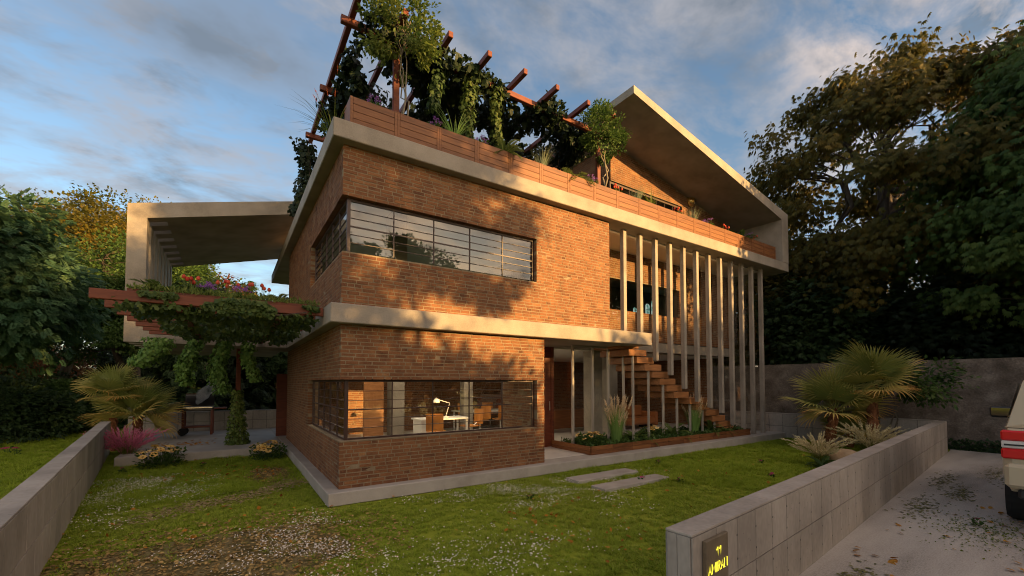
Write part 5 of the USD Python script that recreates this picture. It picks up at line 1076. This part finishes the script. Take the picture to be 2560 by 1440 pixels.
for k, (x, y, h, rd) in enumerate(((-3.3, 17.0, 4.4, 2.3), (-1.2, 17.6, 4.6, 2.2), (.6, 19.0, 5.0, 2.4))):
    conifer('low spreading dark conifer behind the terrace wall, ' + ('left of the grill smoke', 'behind the red post', 'beside the left side door')[k], (x, y, 0), 212 + k, h, rd, 'leaf_deep' if k == 1 else 'leaf_dark', n=4200, size=.34)
for k, (x, y, rx, h) in enumerate(((-7.9, 14.0, 1.7, 1.9), (-6.9, 16.8, 1.6, 1.7), (-9.8, 17.6, 2.2, 2.3), (-7.3, 22.5, 2.4, 2.2))):
    make_tree('garden_bush', ('dense dark green bush at the left edge of the outer lawn', 'low dark bush right of the dense bush on the outer lawn', 'broad dark bush behind the outer lawn at the far left', 'low bush behind the left fan palms')[k], (x, y, 0), 220 + k, h, (h*.5, rx, rx, h*.55), 0, 'leaf_dark' if k != 1 else 'leaf_green', .15, 70, 210, .06, 6, KITE, .42, .2, forks=3, cat='bush')
# right side
make_tree('chestnut_tree', 'great autumn-tinted tree with spreading limbs behind the rendered wall', (21.6, -2.3, 0), 231, 15, (9.3, 5.2, 6.0, 5.6), 0, 'leaf_olive', .22, 250, 180, .42, 18, FIVE, .75, 2.2, shell=.66)
make_tree('chestnut_tree', 'dark green tree with drooping leaves at the right edge behind the rendered wall', (19.9, -6.9, 0), 232, 13, (7.6, 3.6, 4.2, 5.6), 0, 'leaf_green', .19, 210, 260, .36, 12, FIVE, .8, 2.2, shell=.5)
make_tree('understorey_tree', 'dark leafy tree just right of the stair fins behind the rendered wall', (20.6, 3.6, 0), 233, 9, (5.2, 2.8, 3.2, 3.6), 0, 'leaf_olive', .24, 120, 170, .2, 8, FIVE, .8, .7)
make_tree('understorey_tree', 'dark leafy tree between the stair fins and the great trunk', (19.6, .2, 0), 234, 7, (4.0, 2.0, 3.0, 2.8), 0, 'leaf_dark', .22, 120, 170, .18, 8, FIVE, .7, .7)
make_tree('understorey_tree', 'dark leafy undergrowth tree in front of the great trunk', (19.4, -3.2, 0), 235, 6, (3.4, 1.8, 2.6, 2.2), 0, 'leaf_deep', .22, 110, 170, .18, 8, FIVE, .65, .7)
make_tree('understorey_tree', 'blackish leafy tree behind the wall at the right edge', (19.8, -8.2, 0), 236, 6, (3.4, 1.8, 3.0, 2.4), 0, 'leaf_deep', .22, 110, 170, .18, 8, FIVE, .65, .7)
for k, (x, y) in enumerate(((26.5, 6.5), (27.5, .5), (27.0, -7.0))):
    make_tree('background_tree', 'dark tree in the second row far behind the rendered wall, ' + ('left one', 'middle one', 'right one')[k], (x, y, 0), 240 + k, 7, (3.2, 3.4, 4.2, 3.0), 0, 'leaf_deep', .28, 100, 200, .25, 8, KITE, 1.1, .5)

# trees of the street side, out of view: the low sun reaches the house through them
bt0 = stage.GetPrimAtPath('/World/background_tree')
for k, (x, y, sc_) in enumerate(((-24, 44, 1.0), (-17, 47, .9), (-9.5, 46, 1.0), (-2, 48, 1.05), (5, 47, .9), (-30, 33, 1.0), (-34, 24, 1.1), (-36, 15, 1.0), (-35, 5, 1.1))):
    dup(bt0, 'distant dark tree in the far line behind the outer lawn, ' + ('fifth', 'sixth', 'seventh', 'eighth', 'ninth', 'fourth', 'third', 'second', 'first')[k] + ' from the left', (x, y, 0), k*1.1, 'line of distant trees', sc_)
hedge = make_tree('street_tree', 'dense bushy street-side tree standing behind the viewpoint, first from the left', (-1.0, -19.5, 0), 250, 5.2, (2.5, 3.4, 1.6, 2.5), 0, 'leaf_dark', .30, 150, 130, .16, 6, KITE, .8, .3, shell=.2)
for k, x in enumerate((4.5, 10.0, 15.5, 21.0, 26.5, 7.2)): dup(hedge, f'dense bushy street-side tree standing behind the viewpoint, {ords[k + 1]} from the left' if k < 5 else 'dense bushy street-side tree behind the viewpoint, set back between the second and third', (x, -19.5 - .3*(k % 2) - 1.6*(k == 5), 0), k*1.3, scale=(1, 1, 1.1 if k < 5 else 1.5))
for k, (x, y, cz, rx, rz_, per) in enumerate(((4.4, -21.0, 8.0, 3.2, 3.9, 200), (9.0, -20.0, 8.7, 2.7, 3.1, 165), (18.4, -20.0, 4.9, 4.3, 2.3, 150), (22.6, -20.4, 6.3, 3.0, 2.5, 110))):
    make_tree('tall_street_tree', 'tall street-side tree standing behind the viewpoint, ' + ('left of all', 'second from the left', 'third from the left', 'right of all')[k], (x, y, 0), 260 + k, cz + rz_, (cz, rx, 1.8, rz_), 0, 'leaf_green', .26, 80, per, .2, 8, KITE, .55, .3, shell=.2)
